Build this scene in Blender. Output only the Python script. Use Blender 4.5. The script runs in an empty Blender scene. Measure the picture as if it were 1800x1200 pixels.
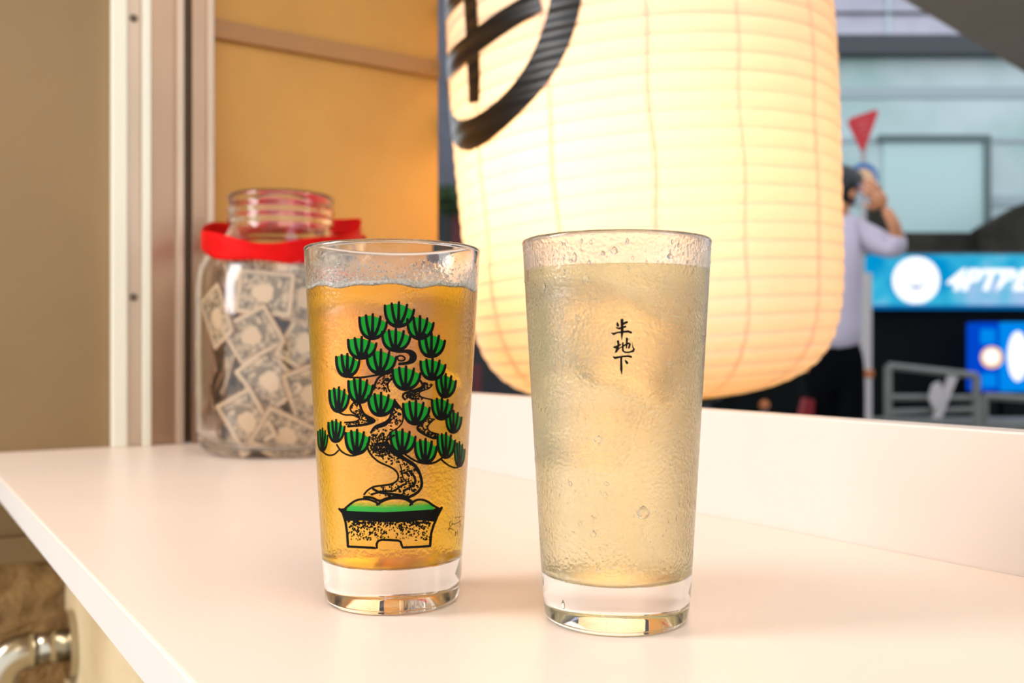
import bpy, bmesh, math, random
from mathutils import Vector, Matrix
random.seed(7)
SC = bpy.context.scene
COL = SC.collection
PI = math.pi

# ------------------------------------------------------------------ camera
F = 1700.0                      # focal length in pixels of the 1800 px wide frame
HZ = 620.0                      # row of the horizon
CAMZ = 1.10
cam_d = bpy.data.cameras.new('camera')
cam = bpy.data.objects.new('camera', cam_d)
COL.objects.link(cam)
cam.location = (0, 0, CAMZ)
cam.rotation_euler = (PI / 2, 0, 0)
cam_d.sensor_width = 36.0
cam_d.lens = 36.0 * F / 1800.0
cam_d.shift_y = (HZ - 600.0) / 1800.0
cam_d.clip_start = 0.01
cam_d.clip_end = 200
cam_d.dof.use_dof = True
cam_d.dof.focus_distance = 0.365
cam_d.dof.aperture_fstop = 0.034 / 0.0032
SC.camera = cam

# ------------------------------------------------------------------ world, lights, exposure
W = bpy.data.worlds.new('world')
SC.world = W
W.use_nodes = True
wn = W.node_tree
wn.nodes.clear()
wo = wn.nodes.new('ShaderNodeOutputWorld')
wb = wn.nodes.new('ShaderNodeBackground')
wg = wn.nodes.new('ShaderNodeTexGradient')
wt = wn.nodes.new('ShaderNodeTexCoord')
wm = wn.nodes.new('ShaderNodeMapping')
wm.inputs['Rotation'].default_value = (0, PI / 2, 0)
wr = wn.nodes.new('ShaderNodeValToRGB')
wr.color_ramp.elements[0].position = 0.0
wr.color_ramp.elements[0].color = (0.78, 0.80, 0.80, 1)
wr.color_ramp.elements[1].position = 1.0
wr.color_ramp.elements[1].color = (0.72, 0.82, 0.95, 1)
wn.links.new(wt.outputs['Generated'], wm.inputs['Vector'])
wn.links.new(wm.outputs['Vector'], wg.inputs['Vector'])
wn.links.new(wg.outputs['Fac'], wr.inputs['Fac'])
wn.links.new(wr.outputs['Color'], wb.inputs['Color'])
wb.inputs['Strength'].default_value = 1.4
wn.links.new(wb.outputs['Background'], wo.inputs['Surface'])

def area(name, loc, aim, sx, sy, power, color):
    d = bpy.data.lights.new(name, 'AREA')
    d.shape = 'RECTANGLE'
    d.size, d.size_y = sx, sy
    d.energy = power
    d.color = color
    o = bpy.data.objects.new(name, d)
    COL.objects.link(o)
    o.location = loc
    o.rotation_euler = (Vector(aim) - Vector(loc)).to_track_quat('-Z', 'Y').to_euler()
    return o

# daylight of the doorway on the left behind the camera; unseen warm fill lamp added overhead to brighten the bar
area('doorway_light', (-1.5, 0.22, 1.85), (0.15, 0.75, 1.05), 0.7, 1.2, 29.0, (1.0, 0.96, 0.95))
area('warm_fill_light', (0.35, -0.35, 2.35), (0.1, 0.6, 1.0), 0.9, 0.9, 8.0, (1.0, 0.84, 0.66))

SC.view_settings.view_transform = 'Standard'
SC.view_settings.look = 'None'
SC.view_settings.gamma = 1.0
SC.view_settings.use_curve_mapping = False
SC.view_settings.exposure = 0.36
cy = SC.cycles
cy.max_bounces = 20
cy.transmission_bounces = 20
cy.transparent_max_bounces = 16
cy.diffuse_bounces = 5
cy.glossy_bounces = 8
cy.caustics_reflective = True
cy.caustics_refractive = True
cy.blur_glossy = 0.6
cy.sample_clamp_indirect = 6.0
cy.use_denoising = True

# ------------------------------------------------------------------ frames of reference
TH = math.atan2(0.5460, 0.8378)                 # the counter runs obliquely to the view
NX, NY = math.cos(TH), math.sin(TH)             # n: across the counter, d: along it to the end wall
def P(n, d, z):
    return Vector((NX * n - NY * d, NY * n + NX * d, z))
def at(x, y, Y):
    return Vector(((x - 900) / F * Y, Y, CAMZ + (HZ - y) / F * Y))
def n_of(x, d):
    a = (x - 900) / F
    return d * (NX * a + NY) / (NX - NY * a)

# ------------------------------------------------------------------ mesh helpers
def link(name, bm, mat, parent=None, smooth=False, auto=None):
    me = bpy.data.meshes.new(name)
    bm.normal_update()
    bm.to_mesh(me)
    bm.free()
    for m in (mat if isinstance(mat, (list, tuple)) else [mat]):
        me.materials.append(m)
    if smooth:
        me.polygons.foreach_set('use_smooth', [True] * len(me.polygons))
    o = bpy.data.objects.new(name, me)
    COL.objects.link(o)
    if parent:
        o.parent = parent
    return o
def tag(o, label=None, cat=None, group=None, kind=None):
    if label: o['label'] = label
    if cat: o['category'] = cat
    if group: o['group'] = group
    if kind: o['kind'] = kind
    return o
def empty(name, loc=(0, 0, 0), rot=(0, 0, 0)):
    o = bpy.data.objects.new(name, None)
    o.empty_display_size = 0.02
    COL.objects.link(o)
    o.location = loc
    o.rotation_euler = rot
    return o
def quadbox(bm, pts_lo, pts_hi):
    n = len(pts_lo)
    lo = [bm.verts.new(p) for p in pts_lo]
    hi = [bm.verts.new(p) for p in pts_hi]
    bm.faces.new(lo[::-1]); bm.faces.new(hi)
    for i in range(n):
        j = (i + 1) % n
        bm.faces.new((lo[i], lo[j], hi[j], hi[i]))
def bevel(bm, w, seg=2):
    bmesh.ops.bevel(bm, geom=list(bm.edges), offset=w, segments=seg, affect='EDGES', profile=0.6)
def box_nd(n0, n1, d0, d1, z0, z1, bv=0.0, bm=None):
    own = bm or bmesh.new()
    c = [(n0, d0), (n1, d0), (n1, d1), (n0, d1)]
    quadbox(own, [P(n, d, z0) for n, d in c], [P(n, d, z1) for n, d in c])
    if bv: bevel(own, bv)
    return own
def box(x0, x1, y0, y1, z0, z1, bv=0.0, bm=None):
    own = bm or bmesh.new()
    c = [(x0, y0), (x1, y0), (x1, y1), (x0, y1)]
    quadbox(own, [Vector((x, y, z0)) for x, y in c], [Vector((x, y, z1)) for x, y in c])
    if bv: bevel(own, bv)
    return own
def lathe(prof, n=64, bm=None, close=True):
    bm = bm or bmesh.new()
    rings = []
    for r, z in prof:
        if r < 1e-6:
            rings.append([bm.verts.new((0, 0, z))])
        else:
            rings.append([bm.verts.new((r * math.cos(2 * PI * i / n), r * math.sin(2 * PI * i / n), z)) for i in range(n)])
    for a, b in zip(rings[:-1], rings[1:]):
        for i in range(n):
            j = (i + 1) % n
            if len(a) == 1 and len(b) == 1: continue
            if len(a) == 1: bm.faces.new((a[0], b[j], b[i]))
            elif len(b) == 1: bm.faces.new((a[i], a[j], b[0]))
            else: bm.faces.new((a[i], a[j], b[j], b[i]))
    bmesh.ops.recalc_face_normals(bm, faces=list(bm.faces))
    return bm
def tube(pts, r, n=10, bm=None, caps=True, closed=False):
    bm = bm or bmesh.new()
    pts = [Vector(p) for p in pts]
    rs = r if isinstance(r, (list, tuple)) else [r] * len(pts)
    rings = []
    prev = None
    for i, p in enumerate(pts):
        if closed: t = pts[(i + 1) % len(pts)] - pts[i - 1]
        else: t = pts[min(i + 1, len(pts) - 1)] - pts[max(i - 1, 0)]
        t.normalize()
        if prev is None:
            u = t.orthogonal().normalized()
        else:
            u = (prev - t * prev.dot(t)).normalized()
        prev = u
        v = t.cross(u)
        rings.append([bm.verts.new(p + (u * math.cos(2 * PI * k / n) + v * math.sin(2 * PI * k / n)) * rs[i]) for k in range(n)])
    pairs = list(zip(rings[:-1], rings[1:]))
    if closed: pairs.append((rings[-1], rings[0]))
    for a, b in pairs:
        for k in range(n):
            bm.faces.new((a[k], a[(k + 1) % n], b[(k + 1) % n], b[k]))
    if caps and not closed:
        bm.faces.new(rings[0][::-1]); bm.faces.new(rings[-1])
    return bm
def blob(bm, c, r, sx=1, sy=1, sz=1, sub=1, rot=None):
    m = Matrix.Translation(c) @ (rot.to_4x4() if rot else Matrix()) @ Matrix.Diagonal((r * sx, r * sy, r * sz, 1))
    bmesh.ops.create_icosphere(bm, subdivisions=sub, radius=1.0, matrix=m)

# ------------------------------------------------------------------ material helpers
class NT:
    def __init__(s, name):
        s.m = bpy.data.materials.new(name)
        s.m.use_nodes = True
        s.t = s.m.node_tree
        s.t.nodes.clear()
        s.out = s.t.nodes.new('ShaderNodeOutputMaterial')
    def n(s, kind, **kw):
        nd = s.t.nodes.new(kind)
        for k, v in kw.items():
            if k.startswith('i_'):
                key = k[2:].replace('_', ' ')
                nd.inputs[key].default_value = v
            else:
                setattr(nd, k, v)
        return nd
    def l(s, a, b):
        s.t.links.new(a, b)
def rgb(r, g, b):
    f = lambda c: (c / 12.92 if c <= 0.04045 else ((c + 0.055) / 1.055) ** 2.4)
    return (f(r / 255), f(g / 255), f(b / 255), 1)
def mat(name, col, rough=0.5, metal=0.0, var=0.0, scale=8.0, bump=0.0, bscale=60.0, spec=0.5, col2=None, emit=None, estr=0.0, coat=0.0):
    t = NT(name)
    p = t.n('ShaderNodeBsdfPrincipled')
    p.inputs['Base Color'].default_value = col
    p.inputs['Roughness'].default_value = rough
    p.inputs['Metallic'].default_value = metal
    p.inputs['Specular IOR Level'].default_value = spec
    p.inputs['Coat Weight'].default_value = coat
    tc = t.n('ShaderNodeTexCoord')
    if var or col2:
        no = t.n('ShaderNodeTexNoise'); no.inputs['Scale'].default_value = scale; no.inputs['Detail'].default_value = 5
        t.l(tc.outputs['Object'], no.inputs['Vector'])
        rp = t.n('ShaderNodeValToRGB')
        rp.color_ramp.elements[0].position = 0.35; rp.color_ramp.elements[1].position = 0.68
        rp.color_ramp.elements[0].color = col
        c2 = col2 or tuple(c * (1 - var) for c in col[:3]) + (1,)
        rp.color_ramp.elements[1].color = c2
        t.l(no.outputs['Fac'], rp.inputs['Fac'])
        t.l(rp.outputs['Color'], p.inputs['Base Color'])
    if bump:
        nb = t.n('ShaderNodeTexNoise'); nb.inputs['Scale'].default_value = bscale; nb.inputs['Detail'].default_value = 4
        t.l(tc.outputs['Object'], nb.inputs['Vector'])
        bp = t.n('ShaderNodeBump'); bp.inputs['Strength'].default_value = bump; bp.inputs['Distance'].default_value = 0.01
        t.l(nb.outputs['Fac'], bp.inputs['Height'])
        t.l(bp.outputs['Normal'], p.inputs['Normal'])
    if emit:
        p.inputs['Emission Color'].default_value = emit
        p.inputs['Emission Strength'].default_value = estr
    t.l(p.outputs['BSDF'], t.out.inputs['Surface'])
    return t.m

M = {}
M['counter'] = mat('white_laminate', rgb(231, 213, 199), 0.32, var=0.02, scale=14, bump=0.02, bscale=300)
M['board'] = mat('white_laminate_dimmed', rgb(219, 204, 195), 0.35, var=0.02, scale=10)  # same laminate as the worktop, darkened to offset strong light on it
M['edge'] = mat('white_edge_band', rgb(212, 206, 200), 0.4)
M['wall'] = mat('beige_panel', rgb(138, 111, 72), 0.55, col2=rgb(122, 97, 60), scale=2.5, bump=0.04, bscale=25)
M['wall2'] = mat('tan_panel', rgb(194, 144, 66), 0.55, col2=rgb(174, 124, 52), scale=4, bump=0.05, bscale=30)
M['wall2_rail'] = mat('tan_rail', rgb(158, 112, 62), 0.45)
M['stucco'] = mat('rough_plaster', rgb(176, 138, 88), 0.9, col2=rgb(126, 96, 58), scale=40, bump=0.9, bscale=90)
M['plaster'] = mat('pale_plaster', rgb(212, 190, 150), 0.85, col2=rgb(190, 166, 124), scale=9, bump=0.3, bscale=60)
M['alu_w'] = mat('white_rail_paint', rgb(225, 222, 205), 0.35)
M['alu_p'] = mat('pinkish_rail_metal', rgb(198, 176, 156), 0.35, metal=0.35, var=0.1, scale=5)
M['alu_b'] = mat('brown_rail_metal', rgb(178, 146, 120), 0.28, metal=0.6, var=0.12, scale=6)
M['alu_d'] = mat('dark_rail_gap', rgb(84, 62, 38), 0.5)
M['screw'] = mat('screw_steel', rgb(120, 105, 92), 0.35, metal=0.9)
M['chrome'] = mat('dull_chrome', rgb(190, 180, 160), 0.22, metal=1.0)
M['floor'] = mat('dark_floor', rgb(110, 92, 72), 0.5, var=0.2, scale=6)
M['ink'] = mat('black_print', (0.003, 0.003, 0.003, 1), 0.3, spec=0.08)
M['green'] = mat('green_print', (0.0, 0.22, 0.012, 1), 0.4, spec=0.15)
M['red'] = mat('red_ribbon', rgb(205, 0, 0), 0.6, var=0.25, scale=30, bump=0.1, bscale=200, spec=0.12)

# ------------------------------------------------------------------ the room: counter, walls, rails
DW = 1.095                       # end wall
H = 1.0                          # counter top
o = link('worktop', box_nd(0.079, 0.4278, -0.9, DW, H - 0.018, H, 0.0012), M['counter'])
tag(o, 'white laminate bar worktop that both drinks and the jar stand on', 'worktop')
eb = link('edge_band', box_nd(0.0782, 0.0795, -0.9, DW - 0.001, H - 0.0172, H - 0.001), M['edge'], o)
o = link('upstand_board', box_nd(0.428, 0.446, -0.9, DW - 0.002, H - 0.03, H + 0.0645, 0.0012), M['board'])
tag(o, 'low white upright board along the back of the worktop, under the lantern', 'board')

o = link('wall_left', box_nd(-0.9, n_of(200, DW), DW, DW + 0.03, H - 0.085, 2.7), M['wall']); tag(o, kind='structure')
# small ledge and plaster below the panel
o2 = link('ledge', box_nd(-0.9, 0.16, DW - 0.012, DW + 0.03, H - 0.112, H - 0.086, 0.002), M['wall'], o)
o = link('wall_left_lower', box_nd(-0.9, 0.16, DW + 0.004, DW + 0.05, 0.0, H - 0.112), M['stucco']); tag(o, kind='structure')
o = link('wall_front', box_nd(0.16, 0.428, -0.9, DW + 0.2, 0.0, H - 0.0185), M['plaster']); tag(o, kind='structure')
o = link('ceiling', box_nd(-1.6, 0.43, -1.2, DW, 2.72, 2.8), M['plaster']); tag(o, kind='structure')
o = link('floor', box_nd(-1.6, 0.5, -2.0, DW + 0.05, -0.05, 0.0), M['floor']); tag(o, kind='structure')
# far jamb panel beyond the rails
zt = 2.7
n_a, n_b = n_of(372, DW), n_of(770, DW + 0.015)
o = link('wall_jamb', box_nd(n_a - 0.01, n_b, DW + 0.015, DW + 0.05, 0.3, 2.7, 0.001), M['wall2']); tag(o, kind='structure')
zz = CAMZ + (HZ - 42) / F * at(378, 42, 1.13).y
zg = CAMZ + (620 - 43) / F * P(n_of(378, DW), DW, 0).y
r1 = link('panel_rail', box_nd(n_a, n_b - 0.001, DW + 0.008, DW + 0.016, zg - 0.012, zg + 0.010, 0.001), M['wall2_rail'], o)

# sliding-window rails: vertical extrusions standing on the worktop
rail = empty('window_rail_post', P(n_of(200, DW), DW, H))
tag(rail, 'tall aluminium sliding window post with pale ribs beside the glass jar', 'window frame')
def strip(x0, x1, proud, mt, name='rail_strip', z1=2.7, label=None):
    b = box_nd(n_of(x0, DW - proud), n_of(x1, DW - proud), DW - proud, DW + 0.03, H + 0.0003, z1, 0.0008)
    ob = link(name, b, mt)
    ob.parent = rail
    ob.matrix_parent_inverse = Matrix.Translation(-rail.location)
    if label: ob['label'] = label
    return ob
strip(198, 224, 0.012, M['alu_w'], 'white_rib')
strip(224, 252, 0.004, M['alu_p'], 'screw_flange')
strip(252, 266, 0.014, M['alu_w'], 'white_rib')
strip(266, 312, 0.006, M['alu_b'], 'channel_web')
strip(312, 324, 0.014, M['alu_p'], 'narrow_rib')
strip(324, 338, -0.004, M['alu_d'], 'dark_groove')
strip(338, 366, 0.008, M['alu_b'], 'channel_web')
strip(366, 377, 0.014, M['alu_p'], 'narrow_rib')
for yy in (32, 522):
    d_ = DW - 0.004
    n_ = n_of(235, d_)
    p = P(n_, d_, 0); z_ = CAMZ + (HZ - yy) / F * p.y
    b = bmesh.new(); blob(b, P(n_, d_ - 0.0005, z_), 0.0042, 1, 1, 1, 2)
    s = link('screw', b, M['screw'], rail, True); s.matrix_parent_inverse = Matrix.Translation(-rail.location)

# pipe fitting under the counter
pp = empty('chrome_pipe_bracket', P(0.16, 1.045, 0.80))
tag(pp, 'dull chrome pipe with a round wall flange below the worktop, bottom left', 'pipe')
inv = Matrix.Translation(-pp.location)
def pchild(name, b, mt, sm=True):
    ob = link(name, b, mt, pp, sm); ob.matrix_parent_inverse = inv; return ob
zc = CAMZ - 510 / F * 0.965
pchild('flange', tube([P(0.1595, 1.045, zc), P(0.153, 1.045, zc)], 0.034, 32), M['chrome'], False)
pchild('stub', tube([P(0.154, 1.045, zc), P(0.122, 1.045, zc)], 0.016, 24), M['chrome'])
pts = [P(0.124, 1.045, zc)]
for k in range(9):
    a = k / 8 * PI * 0.62
    pts.append(P(0.118 - 0.026 * math.sin(a), 1.045, zc - 0.026 * (1 - math.cos(a))))
pchild('elbow', tube(pts, 0.0185, 24), M['chrome'])
last = pts[-1]
pchild('down_pipe', tube([last, last + (P(0.025, 0, 0) - P(0, 0, 0)) + Vector((0, 0, -0.12)), last + P(0.11, -0.02, 0) + Vector((0, 0, -0.45))], 0.0165, 24), M['chrome'])

# ------------------------------------------------------------------ glass shaders
def glass_mat(name, fog_lo, fog_hi, fog_r, clear_top_soft=0.004, bump=0.25, tint=(1, 1, 1, 1), streak=0.0, fogmix=0.0, fogcol=(0.9, 0.86, 0.8, 1)):
    """clear tumbler glass whose wall is misted with condensation between two heights (local z)"""
    t = NT(name)
    tc = t.n('ShaderNodeTexCoord'); sp = t.n('ShaderNodeSeparateXYZ')
    t.l(tc.outputs['Object'], sp.inputs['Vector'])
    wob = t.n('ShaderNodeTexNoise'); wob.inputs['Scale'].default_value = 90; wob.inputs['Detail'].default_value = 3
    t.l(tc.outputs['Object'], wob.inputs['Vector'])
    ma = t.n('ShaderNodeMath', operation='MULTIPLY_ADD'); ma.inputs[1].default_value = 0.008; ma.inputs[2].default_value = -0.004
    t.l(wob.outputs['Fac'], ma.inputs[0])
    zz_ = t.n('ShaderNodeMath', operation='ADD'); t.l(sp.outputs['Z'], zz_.inputs[0]); t.l(ma.outputs[0], zz_.inputs[1])
    a = t.n('ShaderNodeMapRange', interpolation_type='SMOOTHSTEP'); t.l(zz_.outputs[0], a.inputs['Value'])
    a.inputs['From Min'].default_value = fog_lo - 0.003; a.inputs['From Max'].default_value = fog_lo + 0.003
    b = t.n('ShaderNodeMapRange', interpolation_type='SMOOTHSTEP'); t.l(zz_.outputs[0], b.inputs['Value'])
    b.inputs['From Min'].default_value = fog_hi - clear_top_soft; b.inputs['From Max'].default_value = fog_hi + clear_top_soft
    b.inputs['To Min'].default_value = 1; b.inputs['To Max'].default_value = 0
    mk = t.n('ShaderNodeMath', operation='MULTIPLY'); t.l(a.outputs[0], mk.inputs[0]); t.l(b.outputs[0], mk.inputs[1])
    mask = mk.outputs[0]
    # patchy fog
    pn = t.n('ShaderNodeTexNoise'); pn.inputs['Scale'].default_value = 45; pn.inputs['Detail'].default_value = 4
    t.l(tc.outputs['Object'], pn.inputs['Vector'])
    pr = t.n('ShaderNodeMapRange'); t.l(pn.outputs['Fac'], pr.inputs['Value'])
    pr.inputs['From Min'].default_value = 0.3; pr.inputs['From Max'].default_value = 0.7
    pr.inputs['To Min'].default_value = fog_r * 0.6; pr.inputs['To Max'].default_value = fog_r * 1.25
    rr = t.n('ShaderNodeMath', operation='MULTIPLY'); t.l(mask, rr.inputs[0]); t.l(pr.outputs[0], rr.inputs[1])
    # fine droplets
    v = t.n('ShaderNodeTexVoronoi'); v.inputs['Scale'].default_value = 750
    t.l(tc.outputs['Object'], v.inputs['Vector'])
    v2 = t.n('ShaderNodeTexNoise'); v2.inputs['Scale'].default_value = 750; v2.inputs['Detail'].default_value = 3
    t.l(tc.outputs['Object'], v2.inputs['Vector'])
    ad = t.n('ShaderNodeMath', operation='ADD'); t.l(v.outputs['Distance'], ad.inputs[0]); t.l(v2.outputs['Fac'], ad.inputs[1])
    bs = t.n('ShaderNodeMath', operation='MULTIPLY'); t.l(mask, bs.inputs[0]); bs.inputs[1].default_value = bump
    bp = t.n('ShaderNodeBump'); bp.inputs['Distance'].default_value = 0.0006
    t.l(bs.outputs[0], bp.inputs['Strength']); t.l(ad.outputs[0], bp.inputs['Height'])
    p = t.n('ShaderNodeBsdfPrincipled')
    p.inputs['Base Color'].default_value = tint
    p.inputs['Transmission Weight'].default_value = 1.0
    p.inputs['IOR'].default_value = 1.42
    t.l(rr.outputs[0], p.inputs['Roughness'])
    t.l(bp.outputs['Normal'], p.inputs['Normal'])
    if fogmix:
        tr = t.n('ShaderNodeBsdfTranslucent'); tr.inputs['Color'].default_value = fogcol
        df = t.n('ShaderNodeBsdfDiffuse'); df.inputs['Color'].default_value = fogcol
        m1 = t.n('ShaderNodeMixShader'); m1.inputs[0].default_value = 0.5
        t.l(tr.outputs[0], m1.inputs[1]); t.l(df.outputs[0], m1.inputs[2])
        fm = t.n('ShaderNodeMath', operation='MULTIPLY'); t.l(mask, fm.inputs[0]); fm.inputs[1].default_value = fogmix
        m2 = t.n('ShaderNodeMixShader'); t.l(fm.outputs[0], m2.inputs[0])
        t.l(p.outputs[0], m2.inputs[1]); t.l(m1.outputs[0], m2.inputs[2])
        t.l(m2.outputs[0], t.out.inputs['Surface'])
    else:
        t.l(p.outputs[0], t.out.inputs['Surface'])
    return t.m
def liquid_mat(name, absorb, density, cloud, cloudcol, patch=0.0):
    t = NT(name)
    tc = t.n('ShaderNodeTexCoord')
    p = t.n('ShaderNodeBsdfPrincipled')
    p.inputs['Base Color'].default_value = (1, 1, 1, 1)
    p.inputs['Transmission Weight'].default_value = 1.0
    p.inputs['IOR'].default_value = 1.33
    p.inputs['Roughness'].default_value = 0.12
    tr = t.n('ShaderNodeBsdfTranslucent'); df = t.n('ShaderNodeBsdfDiffuse')
    tr.inputs['Color'].default_value = cloudcol; df.inputs['Color'].default_value = cloudcol
    m1 = t.n('ShaderNodeMixShader'); m1.inputs[0].default_value = 0.5
    t.l(tr.outputs[0], m1.inputs[1]); t.l(df.outputs[0], m1.inputs[2])
    no = t.n('ShaderNodeTexNoise'); no.inputs['Scale'].default_value = 35; no.inputs['Detail'].default_value = 3
    t.l(tc.outputs['Object'], no.inputs['Vector'])
    mr = t.n('ShaderNodeMapRange'); t.l(no.outputs['Fac'], mr.inputs['Value'])
    mr.inputs['From Min'].default_value = 0.35; mr.inputs['From Max'].default_value = 0.65
    mr.inputs['To Min'].default_value = max(0, cloud - patch); mr.inputs['To Max'].default_value = min(1, cloud + patch)
    m2 = t.n('ShaderNodeMixShader'); t.l(mr.outputs[0], m2.inputs[0])
    t.l(p.outputs[0], m2.inputs[1]); t.l(m1.outputs[0], m2.inputs[2])
    t.l(m2.outputs[0], t.out.inputs['Surface'])
    va = t.n('ShaderNodeVolumeAbsorption'); va.inputs['Color'].default_value = absorb; va.inputs['Density'].default_value = density
    t.l(va.outputs[0], t.out.inputs['Volume'])
    return t.m
def clear_glass(name, rough=0.0, ior=1.48, tint=(1, 1, 1, 1), bump=0.0, bscale=60):
    t = NT(name)
    p = t.n('ShaderNodeBsdfPrincipled')
    p.inputs['Base Color'].default_value = tint
    p.inputs['Transmission Weight'].default_value = 1.0
    p.inputs['IOR'].default_value = ior
    p.inputs['Roughness'].default_value = rough
    if bump:
        tc = t.n('ShaderNodeTexCoord'); nb = t.n('ShaderNodeTexNoise'); nb.inputs['Scale'].default_value = bscale
        t.l(tc.outputs['Object'], nb.inputs['Vector'])
        bp = t.n('ShaderNodeBump'); bp.inputs['Strength'].default_value = bump; bp.inputs['Distance'].default_value = 0.002
        t.l(nb.outputs['Fac'], bp.inputs['Height']); t.l(bp.outputs['Normal'], p.inputs['Normal'])
    t.l(p.outputs[0], t.out.inputs['Surface'])
    return t.m

# ------------------------------------------------------------------ the two tumblers
RB, RT, GH = 0.0271, 0.0353, 0.1424
KS = (RT - RB) / GH
GL = Vector((-0.0485, 0.3935, H))
GR = Vector((0.0394, 0.3660, H))
def r_out(z): return RB + KS * z
def tumbler_profile():
    pr = [(0, 0.0006), (0.018, 0.0004), (0.0235, 0.0), (0.0252, 0.0002), (0.0264, 0.0009), (0.0271, 0.0024), (r_out(0.006), 0.006), (r_out(0.0085), 0.0085),
          (r_out(0.0095) + 0.0003, 0.0098)]
    for k in range(1, 14):
        z = 0.0098 + (GH - 0.0022 - 0.0098) * k / 13
        pr.append((r_out(z) + 0.0002, z))
    ro = r_out(GH)
    pr += [(ro + 0.0003, GH - 0.0012), (ro + 0.0001, GH - 0.0004), (ro - 0.0006, GH), (ro - 0.0014, GH - 0.0004), (ro - 0.0018, GH - 0.0012)]
    for k in range(12, 0, -1):
        z = 0.021 + (GH - 0.0022 - 0.021) * k / 13
        pr.append((r_out(z) - 0.0017, z))
    pr += [(r_out(0.021) - 0.0019, 0.021), (r_out(0.0185) - 0.0030, 0.0185), (r_out(0.017) - 0.0055, 0.0170), (0.014, 0.0160), (0, 0.0158)]
    return pr
def liquid_profile(top):
    pr = [(0, 0.0159), (0.014, 0.0161), (r_out(0.017) - 0.0053, 0.0171), (r_out(0.0185) - 0.0028, 0.0186), (r_out(0.021) - 0.0016, 0.0211)]
    for k in range(1, 10):
        z = 0.0211 + (top - 0.0211) * k / 9
        pr.append((r_out(z) - 0.0015, z))
    pr += [(r_out(top) - 0.0030, top - 0.0006), (0.012, top - 0.0008), (0, top - 0.0008)]
    return pr

M['glass_l'] = glass_mat('misted_tumbler_glass', 0.022, 0.1335, 0.20, 0.003, bump=0.22, fogmix=0.0, fogcol=(1.0, 0.84, 0.62, 1))
M['glass_r'] = glass_mat('wet_tumbler_glass', 0.020, 0.1400, 0.26, 0.003, bump=0.32, fogmix=0.035, fogcol=(1.0, 0.88, 0.72, 1))
M['amber'] = liquid_mat('amber_drink', (1.0, 0.875, 0.0, 1), 82, 0.04, (1.0, 0.66, 0.03, 1), 0.03)
M['pale'] = liquid_mat('pale_yellow_drink', (1.0, 0.905, 0.42, 1), 20, 0.03, (1.0, 0.90, 0.62, 1), 0.02)
M['ice'] = clear_glass('ice', 0.25, 1.04, bump=0.5, bscale=80)
M['foam'] = mat('drink_foam', rgb(255, 246, 230), 0.6, bump=0.8, bscale=600)
M['drop'] = clear_glass('water', 0.0, 1.33)

def ray_to_glass(c, x, y, off):
    """point on the front of the tumbler wall seen through image point x, y of the traced print, pushed out by off"""
    o_ = Vector((0, 0, CAMZ)); dx, dy, dz = (x - 900) / F, 1.0, (HZ - y) / F
    ox, oy, oz = -c.x, -c.y, CAMZ - c.z
    r0 = RB + 0.0002 + off; k = KS
    a = dx * dx + dy * dy - (k * dz) ** 2
    b = 2 * (ox * dx + oy * dy - k * dz * (r0 + k * oz))
    cc = ox * ox + oy * oy - (r0 + k * oz) ** 2
    D = b * b - 4 * a * cc
    if D < 0:
        D = 0
    s = (-b - math.sqrt(D)) / (2 * a)
    return Vector((ox + s * dx, oy + s * dy, oz + s * dz))       # local to the glass

def stroke(bm, c, pts, w, off, cap=True, fat=1.0):
    """a brush line along image points with width w (number or list), laid on the glass"""
    n = len(pts)
    ws = w if isinstance(w, (list, tuple)) else [w * (1.7 if w > 1.4 else 1.1)] * n
    # resample
    P2 = []
    for i in range(n - 1):
        a, b = Vector(pts[i]), Vector(pts[i + 1])
        m = max(1, int((b - a).length / 4))
        for k in range(m):
            f = k / m
            P2.append((a.lerp(b, f), ws[i] * (1 - f) + ws[i + 1] * f))
    P2.append((Vector(pts[-1]), ws[-1]))
    L, R = [], []
    for i, (p, ww) in enumerate(P2):
        t = (P2[min(i + 1, len(P2) - 1)][0] - P2[max(i - 1, 0)][0])
        if t.length < 1e-6: t = Vector((1, 0))
        t.normalize(); nn = Vector((-t.y, t.x)) * ww / 2
        q, s_ = p + nn, p - nn
        L.append(bm.verts.new(ray_to_glass(c, q.x, q.y, off))); R.append(bm.verts.new(ray_to_glass(c, s_.x, s_.y, off)))
    for i in range(len(L) - 1):
        bm.faces.new((L[i], L[i + 1], R[i + 1], R[i]))
    if cap:
        for p, ww in (P2[0], P2[-1]):
            disc(bm, c, p.x, p.y, ww / 2, off)
def disc(bm, c, x, y, r, off, n=8, sx=1.0, rot=0.0):
    vs = []
    for k in range(n):
        a = 2 * PI * k / n
        u, v = r * sx * math.cos(a), r * math.sin(a)
        vs.append(bm.verts.new(ray_to_glass(c, x + u * math.cos(rot) - v * math.sin(rot), y + u * math.sin(rot) + v * math.cos(rot), off)))
    bm.faces.new(vs)
def polyfill(bm, c, pts, off):
    vs = [bm.verts.new(ray_to_glass(c, x, y, off)) for x, y in pts]
    f = bm.faces.new(vs)
    bmesh.ops.triangulate(bm, faces=[f])
def strip_fill(bm, c, A, B, off, m=1):
    """surface between two image polylines with the same count of points"""
    for i in range(len(A) - 1):
        q = [bm.verts.new(ray_to_glass(c, *p, off)) for p in (A[i], A[i + 1], B[i + 1], B[i])]
        bm.faces.new(q)
def smooth_line(pts, it=2):
    pts = [tuple(p) for p in pts]
    for _ in range(it):
        q = [pts[0]]
        for a, b in zip(pts[:-1], pts[1:]):
            q.append((a[0] * .75 + b[0] * .25, a[1] * .75 + b[1] * .25))
            q.append((a[0] * .25 + b[0] * .75, a[1] * .25 + b[1] * .75))
        q.append(pts[-1]); pts = q
    return pts
def z1(p): return (520 + p[0] / 4.0, 500 + p[1] / 4.0)
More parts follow.
